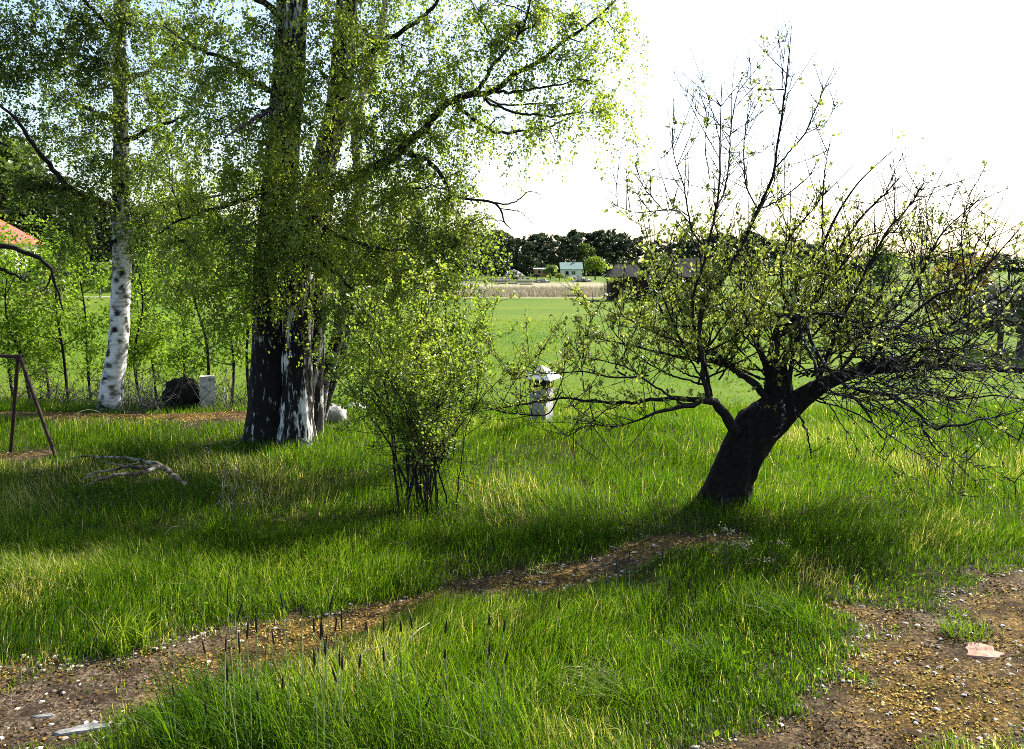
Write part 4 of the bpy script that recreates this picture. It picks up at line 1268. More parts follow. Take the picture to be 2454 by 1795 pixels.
def brush(name, px, Y0, label, w, h, n, mat, seed):
    """a tangle of leafless twigs"""
    r = np.random.default_rng(seed)
    x0 = (px - CX) / FPX * Y0
    b0 = np.array([x0, Y0, float(hgt(x0, Y0))])
    o = thing(name, b0, label, 'brushwood')
    xs = x0 + r.normal(0, w * .5, n)
    ys = Y0 + r.normal(0, .3, n)
    st = np.stack([xs, ys, hgt(xs, ys) - .02], -1)
    d = unit(r.normal(size=(n, 3)) * np.array([1, .7, .4]) + np.array([0, 0, .7]))
    l = h * (.4 + .8 * r.random((n, 1)))
    S1 = bez(st, st + d * l * .6, st + d * l + r.normal(0, .15, (n, 3)), 9)
    mb = MB().tubes(S1, np.broadcast_to(np.linspace(.006, .0018, 9), S1.shape[:2]), 4)
    k, j = r.integers(0, n, n * 4), r.integers(2, 9, n * 4)
    s2 = S1[k, j]
    d2 = unit(r.normal(size=(n * 4, 3)))
    S2 = bez(s2, s2 + d2 * .1, s2 + d2 * .25 * r.random((n * 4, 1)), 5)
    mb.tubes(S2, np.broadcast_to(np.linspace(.003, .001, 5), S2.shape[:2]), 3)
    mb.build('twigs', mat, o, True, 'stuff')
    return o


brush('brushwood', 395, 10.4, 'tangle of bare grey twigs right of the white birch stem', .55, .55, 170, M_grey_twig, 51)
brush('brushwood', 215, 10.6, 'tangle of bare grey twigs left of the white birch stem', .5, .5, 110, M_grey_twig, 52)
brush('brushwood', 60, 10.6, 'thin bare twigs behind the legs of the rusty frame', .6, .6, 80, M_brown_twig, 53)
brush('brushwood', 560, 10.2, 'bare twigs at the left foot of the old birch', .3, .5, 60, M_brown_twig, 54)

# ------------------------------------------------------------------ concrete pillar with louvre and zinc cap
pb = P(1297, 1040, 8.7)
pz = float(hgt(pb[0], pb[1]))
pil = thing('concrete_pillar', (pb[0], pb[1], pz), 'square weathered concrete pillar with a pointed zinc cap in the grass', 'pillar')
RZ = math.radians(64)
top_c = P(1297, 928, 8.7)[2]
mb = MB()
ww = .185
hs = np.linspace(-.1, top_c - pz, 9)
V, q = [], []
for i, h in enumerate(hs):
    for j, (sx, sy) in enumerate(((-1, -1), (1, -1), (1, 1), (-1, 1))):
        jit = rng.normal(0, .0022, 2)
        x, y = sx * ww / 2 + jit[0], sy * ww / 2 + jit[1]
        V.append([pb[0] + x * math.cos(RZ) - y * math.sin(RZ), pb[1] + x * math.sin(RZ) + y * math.cos(RZ), pz + h])
        if i: q.append([(i - 1) * 4 + j, (i - 1) * 4 + (j + 1) % 4, i * 4 + (j + 1) % 4, i * 4 + j])
q.append([32, 33, 34, 35])
obj('shaft', V, np.array(q), M_concrete, pil)
lz = top_c
louv = MB()
louv.box((pb[0], pb[1], lz + .045), (.13, .13, .09), RZ)
lo = louv.build('vent_core', M_dark_metal, pil)
for k in range(3):
    MB().box((pb[0], pb[1], lz + .016 + k * .028), (.20, .20, .007), RZ).build('louvre', M_dark_metal, pil)
for sx, sy in ((-1, -1), (1, -1), (1, 1), (-1, 1)):
    x, y = sx * .088, sy * .088
    MB().box((pb[0] + x * math.cos(RZ) - y * math.sin(RZ), pb[1] + x * math.sin(RZ) + y * math.cos(RZ), lz + .0455), (.016, .016, .091), RZ).build('corner_post', M_dark_metal, pil)
cz = lz + .092
cw = .165
V = []
for z, s in ((cz, cw), (cz + .012, cw), (cz + .135, .006)):
    for sx, sy in ((-1, -1), (1, -1), (1, 1), (-1, 1)):
        x, y = sx * s, sy * s
        V.append([pb[0] + x * math.cos(RZ) - y * math.sin(RZ), pb[1] + x * math.sin(RZ) + y * math.cos(RZ), z])
q = [[3, 2, 1, 0], [8, 9, 10, 11]]
for k in (0, 4):
    for j in range(4): q.append([k + j, k + (j + 1) % 4, k + 4 + (j + 1) % 4, k + 4 + j])
obj('cap', V, np.array(q), M_cap_metal, pil)

# ------------------------------------------------------------------ rusty swing frame
YF = 7.9
fr = thing('swing_frame', (P(60, 1080, YF)[0], YF, float(hgt(P(60, 1080, YF)[0], YF))), 'rusty A-shaped pipe frame standing at the left edge', 'swing frame')
apex = P(46, 858, YF)
far_apex = apex + np.array([-1.9, .35, .03])


def foot(p):
    p = np.array(p, float)
    p[2] = float(hgt(p[0], p[1])) - .04
    return p


for ap, dx in ((apex, 0), (far_apex, 0)):
    off = ap - apex
    f1 = foot(G(138, 1100) + off)
    f2 = foot(G(2, 1092) + off + np.array([0, .15, 0]))
    for ft, dxx in ((f1, .012), (f2, -.012)):
        pts = np.linspace(ap + np.array([dxx, 0, 0]), ft, 6)
        MB().tubes(pts[None], np.full((1, 6), .0165), 10).build('leg', M_rust, fr, True)
pts = np.linspace(apex + np.array([.03, 0, .012]), far_apex + np.array([-.03, 0, .012]), 6)
MB().tubes(pts[None], np.full((1, 6), .017), 10).build('top_bar', M_rust, fr, True)
MB().box(apex + np.array([0, 0, .008]), (.05, .045, .045)).build('joint_bracket', M_rust, fr)

# ------------------------------------------------------------------ fallen branch on the grass
fb = thing('fallen_branch', G(379, 1135), 'forked dead grey branch lying on the grass below the birches', 'branch')
Yf = 6.05
farms = [[(445, 1160, .1, 12), (410, 1135, .05, 15), (380, 1114, 0, 17), (339, 1104, .2, 9), (279, 1096, .35, 7), (227, 1094, .5, 6), (188, 1094, .6, 4), (152, 1106, .7, 2)],
         [(384, 1116, 0, 13), (339, 1120, -.05, 11), (299, 1118, -.05, 9), (275, 1126, -.05, 8), (235, 1130, -.05, 5), (203, 1138, -.05, 2)],
         [(384, 1118, 0, 14), (331, 1134, -.2, 11), (291, 1136, -.3, 10), (259, 1144, -.35, 9), (227, 1154, -.4, 7), (200, 1166, -.45, 3)],
         [(300, 1118, -.05, 6), (275, 1112, .1, 4), (240, 1105, .2, 2)], [(260, 1144, -.35, 5), (225, 1142, -.3, 4), (195, 1150, -.3, 1.5)], [(240, 1130, -.05, 4), (215, 1140, -.1, 3), (185, 1158, -.15, 1.5)],
         [(340, 1104, .2, 4), (320, 1112, .1, 3), (295, 1112, .1, 1.5)]]
limbs(fb, 'limb', [pix_path(r, Yf, .42) for r in farms], M_dead_wood, 7, 24, .006)

# ------------------------------------------------------------------ boulder, block, posts and stones on the ledge


def boulder(name, c, s, mat, label, seed, cat='rock', nu=18, nv=26, amp=.5):
    th_, ph_ = np.meshgrid(np.linspace(0, math.pi, nu), np.arange(nv) / nv * 2 * math.pi, indexing='ij')
    sv = np.stack([np.sin(th_) * np.cos(ph_), np.sin(th_) * np.sin(ph_), np.cos(th_)], -1)
    sv = np.sign(sv) * np.abs(sv) ** .75
    rb = 1 + amp * (noise(sv * 1.6 + seed, seed) - .5) + .22 * (noise(sv * 4.5 + seed, seed + 1) - .5)
    V = sv * rb[..., None] * np.array(s)
    ii = np.arange(nu * nv).reshape(nu, nv)
    q = np.stack([ii[:-1], np.roll(ii, -1, 1)[:-1], np.roll(ii, -1, 1)[1:], ii[1:]], -1).reshape(-1, 4)
    o = obj(name, V.reshape(-1, 3), q, mat, None, True)
    o.location = tuple(float(v) for v in c)
    return tag(o, label, cat)


c = P(440, 982, 10.3)
boulder('boulder', (c[0], c[1], float(hgt(c[0], c[1])) + .2), (.22, .2, .23), M_dark_rock, 'dark mossy boulder on the ledge among the saplings', 3)
c = P(500, 985, 10.2)
cb = MB()
cb.box((c[0], c[1], float(hgt(c[0], c[1])) + .18), (.17, .17, .52), .35)
co = cb.build('concrete_block', M_concrete)
tag(co, 'upright grey concrete block leaning against the dark boulder', 'block')
for px, lab in ((540, 'thin pale metal stake left of the old birch, farther from it'), (547, 'thin pale metal stake left of the old birch, nearer to it')):
    c = P(px, 1000, 10.1)
    z = float(hgt(c[0], c[1]))
    pts = np.array([[c[0], c[1], z - .05], [c[0], c[1], z + .12], [c[0] + .004, c[1], z + .3]])
    tag(MB().tubes(pts[None], np.full((1, 3), .006), 6).build('metal_stake', M_cap_metal), lab, 'stake', 'metal stakes')
c = P(790, 1020, 9.3)
boulder('rock', (c[0], c[1], float(hgt(c[0], c[1])) + .02), (.19, .14, .11), M_rock, 'pale grey rock on the grass right of the old birch', 7)
c = P(800, 1008, 9.7)
boulder('rock', (c[0], c[1], float(hgt(c[0], c[1])) + .02), (.09, .09, .07), M_rock, 'small rock behind the pale grey rock by the birch', 9)
c = P(858, 1002, 9.8)
boulder('rock', (c[0], c[1], float(hgt(c[0], c[1])) + .02), (.13, .12, .08), M_rock, 'low rock half hidden by the left side of the shrub', 11)

# a fallen stick at the foot of the old birch
s = spline(np.array([[*P(715, 1048, 8.2), .012], [*P(745, 1066, 8.0), .010], [*P(770, 1080, 7.9), .005]]), 10)
so = MB().tubes(s[None, :, :3], s[None, :, 3], 6).build('stick', M_dead_wood, None, True)
tag(so, 'pale stick leaning at the foot of the old birch', 'stick')

# ------------------------------------------------------------------ foxtail stalks in the foreground
heads = [(365, 60, 190, 0), (420, 150, 270, -38), (700, 95, 200, 20), (810, 165, 240, 5), (978, 105, 210, -22), (540, 220, 340, 6), (482, 260, 380, -8), (645, 320, 420, 14), (438, 335, 470, 8), (232, 375, 470, 24), (352, 355, 460, -5), (1052, 190, 330, 2), (885, 250, 340, 3), (922, 230, 390, -10),
         (1010, 235, 340, -16), (935, 270, 370, 4), (968, 350, 435, 8), (955, 390, 480, 5), (1305, 230, 340, 4), (1200, 260, 330, 3), (1410, 260, 340, 6), (1475, 230, 320, 10), (1675, 260, 350, -10), (1940, 230, 300, 2), (2025, 260, 340, -10), (1940, 400, 480, 0), (2032, 450, 530, -20),
         (1670, 440, 500, -6), (1305, 430, 520, 2), (1155, 465, 560, -12), (890, 440, 540, 8), (1040, 430, 550, 4), (1055, 470, 570, 2), (365, 510, 640, 4), (45, 640, 730, 14), (238, 730, 840, 10), (695, 590, 690, -4), (550, 680, 760, 10), (1685, 640, 690, 8), (1550, 720, 800, -35), (1020, 540, 640, 30)]
HEAD_T = np.linspace(0, 1, 9)
HEAD_R = np.array([.3, .85, 1, 1, .97, .9, .75, .5, .06])
stem_lab = 'tall foxtail stalk with a slim black seed head in the foreground grass'
for i, (hx, h0, h1, sl) in enumerate(heads):
    r = np.random.default_rng(700 + i)
    px0, py0 = 400 + (hx + sl * -.0) / 2.51, 1380 + h0 / 2.51
    px1, py1 = px0 - (-sl) / 2.51 * 0 + sl / 2.51 * 0, 1380 + h1 / 2.51
    Y0 = 2.72 + r.uniform(-.12, .28)
    if i < 12: Y0 += .15
    top = P(px0 - sl / 2.51, py0, Y0)
    bot = P(px0, py1, Y0)
    gx0 = bot[0] + r.normal(0, .035) + sl * .0006
    gb = np.array([gx0, Y0 + r.normal(0, .05), 0.0])
    gb[2] = float(hgt(gb[0], gb[1])) - .02
    o = thing('foxtail_grass', gb, stem_lab, 'grass stalk', 'foxtail stalks in the foreground')
    s = spline(np.array([gb, gb * .6 + bot * .4 + np.array([r.normal(0, .012), 0, .0]), bot, top]), 16)
    kk = int(round(16 * .72))
    s1 = spline(np.array([gb, gb * .55 + bot * .45 + np.array([r.normal(0, .014), 0, 0]), bot]), 12)
    MB().tubes(s1[None], np.linspace(.0021, .0014, 12)[None], 5).build('stem', M_stem, o, True)
    hp = bot + (top - bot) * HEAD_T[:, None]
    MB().tubes(hp[None], (.0040 * HEAD_R * r.uniform(.85, 1.1))[None], 8).build('seed_head', M_head, o, True)
    # one or two long leaves
    nb = 2
    pb_ = s1[[2, 4]]
    V, F, A = blades(pb_, np.array([.22, .18]) * r.uniform(.8, 1.2), np.full(nb, .006), np.array([.8, 1.0]), r.random(2) * .5 + .3, 3)
    obj('leaf', V, F, M_grass, o, True, {'rnd': A})
for i, (px, py, Y0) in enumerate([(1605, 1385, 3.75), (1655, 1380, 3.8), (1668, 1405, 3.75), (1478, 1345, 3.9), (1510, 1318, 4.1), (1590, 1310, 4.2), (1340, 1430, 3.5)]):
    r = np.random.default_rng(760 + i)
    top = P(px, py, Y0)
    bot = P(px + r.normal(0, 3), py + 32, Y0)
    gb = np.array([bot[0] + r.normal(0, .02), Y0, 0])
    gb[2] = float(hgt(gb[0], gb[1])) - .02
    o = thing('foxtail_grass', gb, 'foxtail stalk with small dark seed head in the grass behind the front clump', 'grass stalk', 'foxtail stalks farther back')
    MB().tubes(spline(np.array([gb, (gb + bot) / 2 + r.normal(0, .008, 3), bot]), 10)[None], np.linspace(.0016, .001, 10)[None], 5).build('stem', M_stem, o, True)
    MB().tubes((bot + (top - bot) * HEAD_T[:, None])[None], (.0038 * HEAD_R)[None], 8).build('seed_head', M_head, o, True)

# ------------------------------------------------------------------ tussocks, weeds and straws


def tussock(name, px, py, label, n, h, w, mat, seed, lo, hi, lean=.6, rad=.1, dirx=0.0, cat='tussock'):
    r = np.random.default_rng(seed)
    g = G(px, py)
    a = r.random(n) * 2 * math.pi
    rr = rad * np.sqrt(r.random(n))
    x, y = g[0] + rr * np.cos(a), g[1] + rr * np.sin(a)
    pos = np.stack([x, y, hgt(x, y) - .01], -1)
    V, F, A = blades(pos, h * (.5 + .7 * r.random(n)), w * (.7 + .6 * r.random(n)), lean * (.3 + r.random(n)), lo + (hi - lo) * r.random(n), 3)
    if dirx:
        hh = V[:, 2] - float(hgt(g[0], g[1]))
        V[:, 0] += dirx * np.clip(hh, 0, 1) ** 1.2
    return tag(obj(name, V, F, mat, None, True, {'rnd': A}), label, cat)


tussock('grass_tussock', 1500, 1690, 'swept over tussock of long green blades in the right foreground', 110, .26, .005, M_grass, 1, .3, .85, .9, .11, -.4)
tussock('dry_tussock', 1440, 1640, 'pale straw coloured dry tuft in the right foreground', 200, .15, .004, M_straw, 2, 0, .8, 1.1, .15)
tussock('grass_tussock', 530, 1290, 'clump of broad grass blades in the dark birch shade', 110, .28, .008, M_grass, 3, .35, .8, .8, .13)
tussock('grass_tussock', 730, 1385, 'small tuft of arching blades at the edge of the shade', 30, .22, .008, M_grass, 4, .5, .85, 1.0, .07)
tussock('grass_tussock', 560, 1790, 'dense dark green clump at the foot of the foxtails, left part', 620, .36, .006, M_grass, 5, .05, .6, .5, .26)
tussock('grass_tussock', 860, 1800, 'dense green clump at the foot of the foxtails, middle part', 760, .40, .006, M_grass, 6, .08, .7, .5, .32)
tussock('grass_tussock', 1130, 1810, 'dense green clump at the foot of the foxtails, right part', 600, .36, .006, M_grass, 7, .08, .7, .5, .28)
tussock('dry_tussock', 1230, 1760, 'low brown dry tuft at the bottom edge', 200, .10, .004, M_straw, 8, 0, .5, 1.2, .14)
tussock('grass_tussock', 300, 1545, 'yellow green tuft at the edge of the mossy path, left', 70, .24, .008, M_grass, 9, .6, .88, .7, .12)
tussock('grass_tussock', 1700, 1600, 'dark bushy tuft in the grass right of the straw tuft', 180, .22, .005, M_grass, 10, .05, .5, .8, .14)
tussock('grass_tussock', 1890, 1500, 'dark overhanging tuft at the edge of the bare yard', 220, .24, .005, M_grass, 12, .05, .6, .9, .16)
tussock('grass_tussock', 2310, 1520, 'small green tuft beside the flat pinkish stone', 130, .16, .004, M_grass, 13, .3, .8, .8, .11)
tussock('grass_tussock', 1450, 1480, 'feathery yellow green tuft beside the mossy path', 120, .2, .004, M_grass, 14, .6, .95, .8, .12)


def weed(px, py, Y0, hh, label, seed, mat, n=9, heads_=False):
    """thin dry branching stalks, some with flat umbels"""
    r = np.random.default_rng(seed)
    x0 = (px - CX) / FPX * Y0
    b0 = np.array([x0, Y0, float(hgt(x0, Y0)) - .01])
    o = thing('dry_weed', b0, label, 'weed')
    a = r.normal(0, .12, (n, 2)) * hh
    st = np.repeat(b0[None], n, 0) + r.normal(0, .05, (n, 3)) * np.array([1, 1, 0])
    en = st + np.stack([a[:, 0], a[:, 1], hh * (.6 + .5 * r.random(n))], -1)
    S1 = bez(st, (st + en) / 2 + r.normal(0, .03, (n, 3)), en, 8)
    mb = MB().tubes(S1, np.broadcast_to(np.linspace(.0026, .0012, 8), S1.shape[:2]), 4)
    m = n * 6
    k, j = r.integers(0, n, m), r.integers(3, 8, m)
    s2 = S1[k, j]
    e2 = s2 + unit(r.normal(size=(m, 3)) + np.array([0, 0, 1.2])) * (.05 + .1 * r.random((m, 1)))
    mb.tubes(np.stack([s2, (s2 + e2) / 2, e2], 1), np.broadcast_to(np.linspace(.0014, .0008, 3), (m, 3)), 3)
    mb.build('stalks', mat, o, True)
    pos = e2 + r.normal(0, .004, e2.shape)
    if heads_:
        pos = np.repeat(en, 14, 0) + r.normal(0, .022, (n * 14, 3)) * np.array([1, 1, .35])
    V, F, A = scatter(CHIP_V, CHIP_F, pos, rand_rot(len(pos)), np.full((len(pos), 1), .010))
    obj('seeds', V, F, M_straw if heads_ else mat, o, False, {'rnd': A}, 'stuff')


weed(2330, 1150, 6.3, .55, 'thin brown branching weed stalks in the grass right of the apple tree', 1, M_brown_twig, 11)
weed(2250, 1120, 6.6, .45, 'sparse brown weed stalks under the drooping apple twigs', 2, M_brown_twig, 6)
weed(1760, 1330, 4.7, .3, 'dry umbel stalks below the apple trunk', 3, M_brown_twig, 5, True)
weed(1850, 1340, 4.7, .2, 'small dry umbel stalks right of the umbels below the trunk', 4, M_brown_twig, 4, True)
weed(530, 1200, 5.5, .55, 'pale dry grass stalks standing in the birch shade', 6, M_dead_wood, 8)

# loose straws on the grass
for i, (x0, y0, x1, y1) in enumerate([(875, 1730, 1000, 1662), (395, 1305, 430, 1297), (830, 1625, 930, 1600), (960, 1590, 1030, 1540), (1060, 1705, 1150, 1720)]):
    a, b = G(x0, y0), G(x1, y1)
    a[2], b[2] = float(hgt(a[0], a[1])) + .07, float(hgt(b[0], b[1])) + .11
    s = spline(np.array([a, (a + b) / 2 + np.array([0, 0, .02]), b]), 10)
    o = MB().tubes(s[None], np.full((1, 10), .0024), 5).build('straw', M_straw, None, True)
    tag(o, ['thick pale straw across the foxtail stems', 'short pale straw in the sunlit grass below the birch shade', 'thin straw bent across the middle foxtails', 'thin straw rising right of the middle foxtails', 'straw lying low at the right of the foxtails'][i], 'straw')

# ------------------------------------------------------------------ far trees


def quad_cloud(r, centres, radii, n, size, shell=.55):
    """small leaf-clump faces spread through ellipsoids"""
    vol = radii.prod(1) ** (2 / 3)
    k = r.choice(len(centres), n, p=vol / vol.sum())
    d = unit(r.normal(size=(n, 3)))
    rad = (shell + (1 - shell) * r.random((n, 1)) ** .6) * (1 + .14 * r.normal(size=(n, 1)))
    pos = centres[k] + d * radii[k] * rad
    nn = unit(d * .8 + r.normal(size=(n, 3)) * .7)
    R = frames(r.normal(size=(n, 3)), nn)
    tv = np.array([[-.5, -.45, 0], [.5, -.3, .05], [.35, .5, 0], [-.4, .4, .06]])
    s = size * (.5 + r.random(n))
    V = np.einsum('nij,nkj->nki', R, tv[None] * s[:, None, None]) + pos[:, None]
    F = np.arange(n * 4).reshape(n, 4)
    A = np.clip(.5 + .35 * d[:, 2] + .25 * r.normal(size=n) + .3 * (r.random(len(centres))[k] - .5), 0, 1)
    return V.reshape(-1, 3), F, np.repeat(A, 4)


def far_tree_meshes(kind, seed):
    """meshes of a tree one metre tall unit scaled later: crown and trunk"""
    r = np.random.default_rng(seed)
    cs, rs = [], []
    if kind == 'pine':
        for i in range(15):
            z = .34 + .62 * r.random() ** .85
            w = .20 * (1 - ((z - .62) / .55) ** 2 * .8)
            a = r.random() * 6.28
            cs.append([math.cos(a) * w * r.random(), math.sin(a) * w * r.random(), z])
            rs.append([.06 + .06 * r.random(), .06 + .06 * r.random(), .035 + .03 * r.random()])
        n, size, th = 2000, .028, .013
    elif kind == 'spruce':
        for i in range(20):
            z = .10 + .88 * i / 20
            w = .17 * (1 - z) + .01
            for j in range(2):
                a = r.random() * 6.28
                cs.append([math.cos(a) * w * .35, math.sin(a) * w * .35, z])
                rs.append([w * .85 + .008, w * .85 + .008, .05])
        n, size, th = 1500, .032, .013
    elif kind == 'leafy':
        for i in range(18):
            z = .25 + .68 * r.random()
            w = .20 * math.sqrt(max(.05, 1 - ((z - .58) / .45) ** 2))
            a = r.random() * 6.28
            cs.append([math.cos(a) * w * r.random(), math.sin(a) * w * r.random(), z])
            rs.append([.09 + .06 * r.random(), .09 + .06 * r.random(), .08 + .05 * r.random()])
        n, size, th = 1700, .030, .014
    elif kind == 'sparse':
        for i in range(30):
            z = .2 + .78 * r.random()
            w = .24 * math.sqrt(max(.03, 1 - ((z - .5) / .52) ** 2))
            a = r.random() * 6.28
            q_ = r.random() ** .5
            cs.append([math.cos(a) * w * q_, math.sin(a) * w * q_, z])
            rs.append([.05 + .03 * r.random(), .05 + .03 * r.random(), .05 + .04 * r.random()])
        n, size, th = 1500, .013, .009
    else:                                                       # round bush or ball crown
        for i in range(26):
            d = unit(r.normal(size=3))
            d[2] = abs(d[2]) * 1.0 - .25
            cs.append([d[0] * .33, d[1] * .33, .50 + d[2] * .34])
            rs.append([.14 + .07 * r.random()] * 2 + [.12 + .06 * r.random()])
        n, size, th = 2600, .040, .03
    cs, rs = np.array(cs), np.array(rs)
    V, F, A = quad_cloud(r, cs, rs, n, size)
    tp = np.array([[0, 0, -.04, th * 1.2], [.004, 0, .3, th], [-.006, .004, .65, th * .6], [.0, .0, .93, th * .15]])
    s = spline(tp, 9)
    mb = MB().tubes(s[None, :, :3], s[None, :, 3], 6)
    if kind in ('sparse', 'leafy', 'pine'):
        k = 26 if kind == 'sparse' else 12
        i0 = r.integers(3, 8, k)
        e = cs[r.integers(0, len(cs), k)]
        e = np.where((e[:, 2:3] < s[i0, 2:3]), e + np.array([0, 0, .1]), e)
        mb.tubes(bez(s[i0, :3], (s[i0, :3] + e) / 2 + np.array([0, 0, -.02]), e, 5), np.broadcast_to(np.linspace(th * .35, th * .06, 5), (k, 5)), 4)
    tv, tF, ta_ = mb.data()
    return (V, F, A), (tv, tF, ta_)


FAR = {}


def far_tree(name, kind, var, loc, h, label, cat='tree', mat=None, group=None, wide=1.0, rz=0.0):
    mat = mat or {'pine': M_far_pine, 'spruce': M_far_pine, 'leafy': M_far_birch, 'sparse': M_far_birch, 'round': M_far_round}[kind]
    key = (kind, var, mat.name)
    if key not in FAR:
        (V, F, A), (tv, tF, ta_) = far_tree_meshes(kind, 900 + var * 13 + len(kind))
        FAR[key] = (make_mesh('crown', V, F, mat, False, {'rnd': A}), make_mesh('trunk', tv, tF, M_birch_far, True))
    o = bpy.data.objects.new(name, None)
    COL.objects.link(o)
    o.location = (float(loc[0]), float(loc[1]), float(loc[2]))
    o.rotation_euler = (0, 0, rz)
    o.scale = (h * wide, h * wide, h)
    tag(o, label, cat, group)
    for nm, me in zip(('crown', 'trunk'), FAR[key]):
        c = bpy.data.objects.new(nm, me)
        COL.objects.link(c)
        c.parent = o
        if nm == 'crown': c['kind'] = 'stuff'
    return o


def at_px(px, Y0):
    x = (px - CX) / FPX * Y0
    return np.array([x, Y0, float(hgt(x, Y0))])


def top_h(px, py, Y0):
    """height of a tree standing there whose top shows at py"""
    return float(P(px, py, Y0)[2] - at_px(px, Y0)[2])


rf = np.random.default_rng(77)
prof = np.array([(900, 560), (1080, 550), (1130, 545), (1200, 549), (1290, 553), (1350, 549), (1450, 545), (1500, 552), (1545, 575), (1600, 563), (1700, 556), (1800, 556), (1880, 566), (1950, 582), (2010, 600)])
for row, (Y0, step, dy) in enumerate(((262, 2.6, 14), (275, 2.6, 4), (290, 3.2, 0))):
    x = 930 + row * 5
    while x < 2010:
        Yt = Y0 + rf.normal(0, 3)
        py = np.interp(x, prof[:, 0], prof[:, 1]) + dy + abs(rf.normal(0, 16)) - 4
        kind = rf.choice(['pine', 'pine', 'pine', 'spruce', 'leafy'] if row == 0 else ['pine', 'pine', 'pine', 'spruce'])
        if row == 0 and kind == 'leafy': py += 22
        h = top_h(x, py, Yt)
        nm = {'pine': 'pine_tree', 'spruce': 'spruce_tree', 'leafy': 'birch_tree'}[kind]
        lb_ = {'pine': 'dark pine in the wood beyond the field', 'spruce': 'pointed dark spruce in the wood beyond the field', 'leafy': 'lighter green birch at the front of the far wood'}[kind]
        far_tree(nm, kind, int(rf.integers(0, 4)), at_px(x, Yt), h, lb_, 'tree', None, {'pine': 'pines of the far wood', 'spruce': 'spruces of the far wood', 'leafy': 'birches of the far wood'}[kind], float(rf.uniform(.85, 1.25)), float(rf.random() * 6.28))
        x += step * FPX / Y0 * rf.uniform(.75, 1.3)
# hill wood behind the house, left
profl = np.array([(-120, 300), (0, 300), (60, 330), (120, 400), (200, 450), (300, 480), (450, 500), (600, 520), (800, 545), (960, 560)])
for row, (Y0, step) in enumerate(((138, 2.8), (148, 3.0), (160, 3.4))):
    x = -100 + row * 20
    while x < 950:
        Yt = Y0 + rf.normal(0, 4)
        py = np.interp(x, profl[:, 0], profl[:, 1]) + abs(rf.normal(0, 14))
        kind = rf.choice(['pine', 'spruce', 'spruce', 'spruce', 'leafy'])
        far_tree({'pine': 'pine_tree', 'spruce': 'spruce_tree', 'leafy': 'birch_tree'}[kind], kind, int(rf.integers(0, 4)), at_px(x, Yt), top_h(x, py, Yt),
                 {'pine': 'dark pine in the wood on the rise at left', 'spruce': 'dark spruce in the wood on the rise at left', 'leafy': 'leafy tree in the wood on the rise at left'}[kind], 'tree', None,
                 {'pine': 'pines on the rise', 'spruce': 'spruces on the rise', 'leafy': 'leafy trees on the rise'}[kind], float(rf.uniform(1.2, 1.7)), float(rf.random() * 6.28))
        x += step * FPX / Y0 * rf.uniform(.8, 1.3)
# bushy edge of that wood along the farm track
x = -60
while x < 900:
    Yt = 112 + rf.normal(0, 3)
    far_tree('edge_bush', 'round', int(rf.integers(0, 3)), at_px(x, Yt) - np.array([0, 0, .3]), float(rf.uniform(3.0, 5.2)), 'leafy bush at the edge of the wood behind the farm track', 'bush', M_edge, 'bushes along the farm track', float(rf.uniform(.9, 1.3)), float(rf.random() * 6.28))
    x += rf.uniform(42, 75)
# low far ridge, right
profr = np.array([(1930, 600), (2000, 606), (2100, 612), (2200, 610), (2300, 602), (2400, 606), (2500, 612)])
for row, (Y0, step) in enumerate(((390, 5.0), (410, 5.0))):
    x = 1900 + row * 12
    while x < 2500:
        Yt = Y0 + rf.normal(0, 5)
        py = np.interp(x, profr[:, 0], profr[:, 1]) + abs(rf.normal(0, 4))
        kind = rf.choice(['pine', 'leafy', 'leafy'])
        far_tree({'pine': 'pine_tree', 'leafy': 'leafy_tree'}[kind], kind, int(rf.integers(0, 4)), at_px(x, Yt), top_h(x, py, Yt), {'pine': 'small dark pine on the low far ridge at right', 'leafy': 'small grey green tree on the low far ridge at right'}[kind],
                 'tree', M_scrub if kind == 'leafy' else None, {'pine': 'pines on the far ridge', 'leafy': 'leafy trees on the far ridge'}[kind], float(rf.uniform(1.1, 1.6)), float(rf.random() * 6.28))
        x += step * FPX / Y0 * rf.uniform(.8, 1.2)

# undergrowth that closes the foot of the woods
ux = np.concatenate([np.arange(-60, 110, 1.6), np.arange(-95, -30, 1.6)])
uy = np.concatenate([np.full(len(np.arange(-60, 110, 1.6)), 258.0), np.full(len(np.arange(-95, -30, 1.6)), 140.0)]) + rf.normal(0, 2, len(ux))
uc = np.stack([ux, uy, hgt(ux, uy) + 1.6 + rf.random(len(ux)) * 1.6], -1)
V, F, A = quad_cloud(rf, uc, np.stack([np.full(len(ux), 2.0), np.full(len(ux), 2.0), 1.8 + rf.random(len(ux)) * 1.8], -1), 26000, .55, .4)
tag(obj('undergrowth', V, F, M_far_pine, None, False, {'rnd': A}), 'dark undergrowth at the foot of the far woods', 'undergrowth', None, 'stuff')

# single trees and bushes that stand out
far_tree('round_tree', 'round', 0, at_px(1425, 205), top_h(1425, 604, 205), 'bright yellow green round-crowned tree beside the dark barn', 'tree', M_far_round, None, .86)
far_tree('bush', 'round', 1, at_px(1318, 205), top_h(1318, 628, 205), 'green bush in front of the ochre shed', 'bush', M_far_birch, None, .95)
far_tree('bush', 'round', 2, at_px(1340, 195), top_h(1340, 652, 195), 'rounded light green bush before the green-roofed cottage', 'bush', M_far_round, None, 1.25)
far_tree('bush', 'round', 1, at_px(1285, 210), top_h(1285, 652, 210), 'dark bush below the ochre shed', 'bush', M_far_pine, None, 1.5)
far_tree('bush', 'round', 0, at_px(1238, 190), top_h(1238, 660, 190), 'light bush in front of the stone heap', 'bush', M_far_birch, None, .9)
far_tree('bush', 'sparse', 1, at_px(1448, 98), top_h(1448, 668, 98), 'dark thin bush at the left corner of the small barn', 'bush', M_far_birch, None, 1.1)
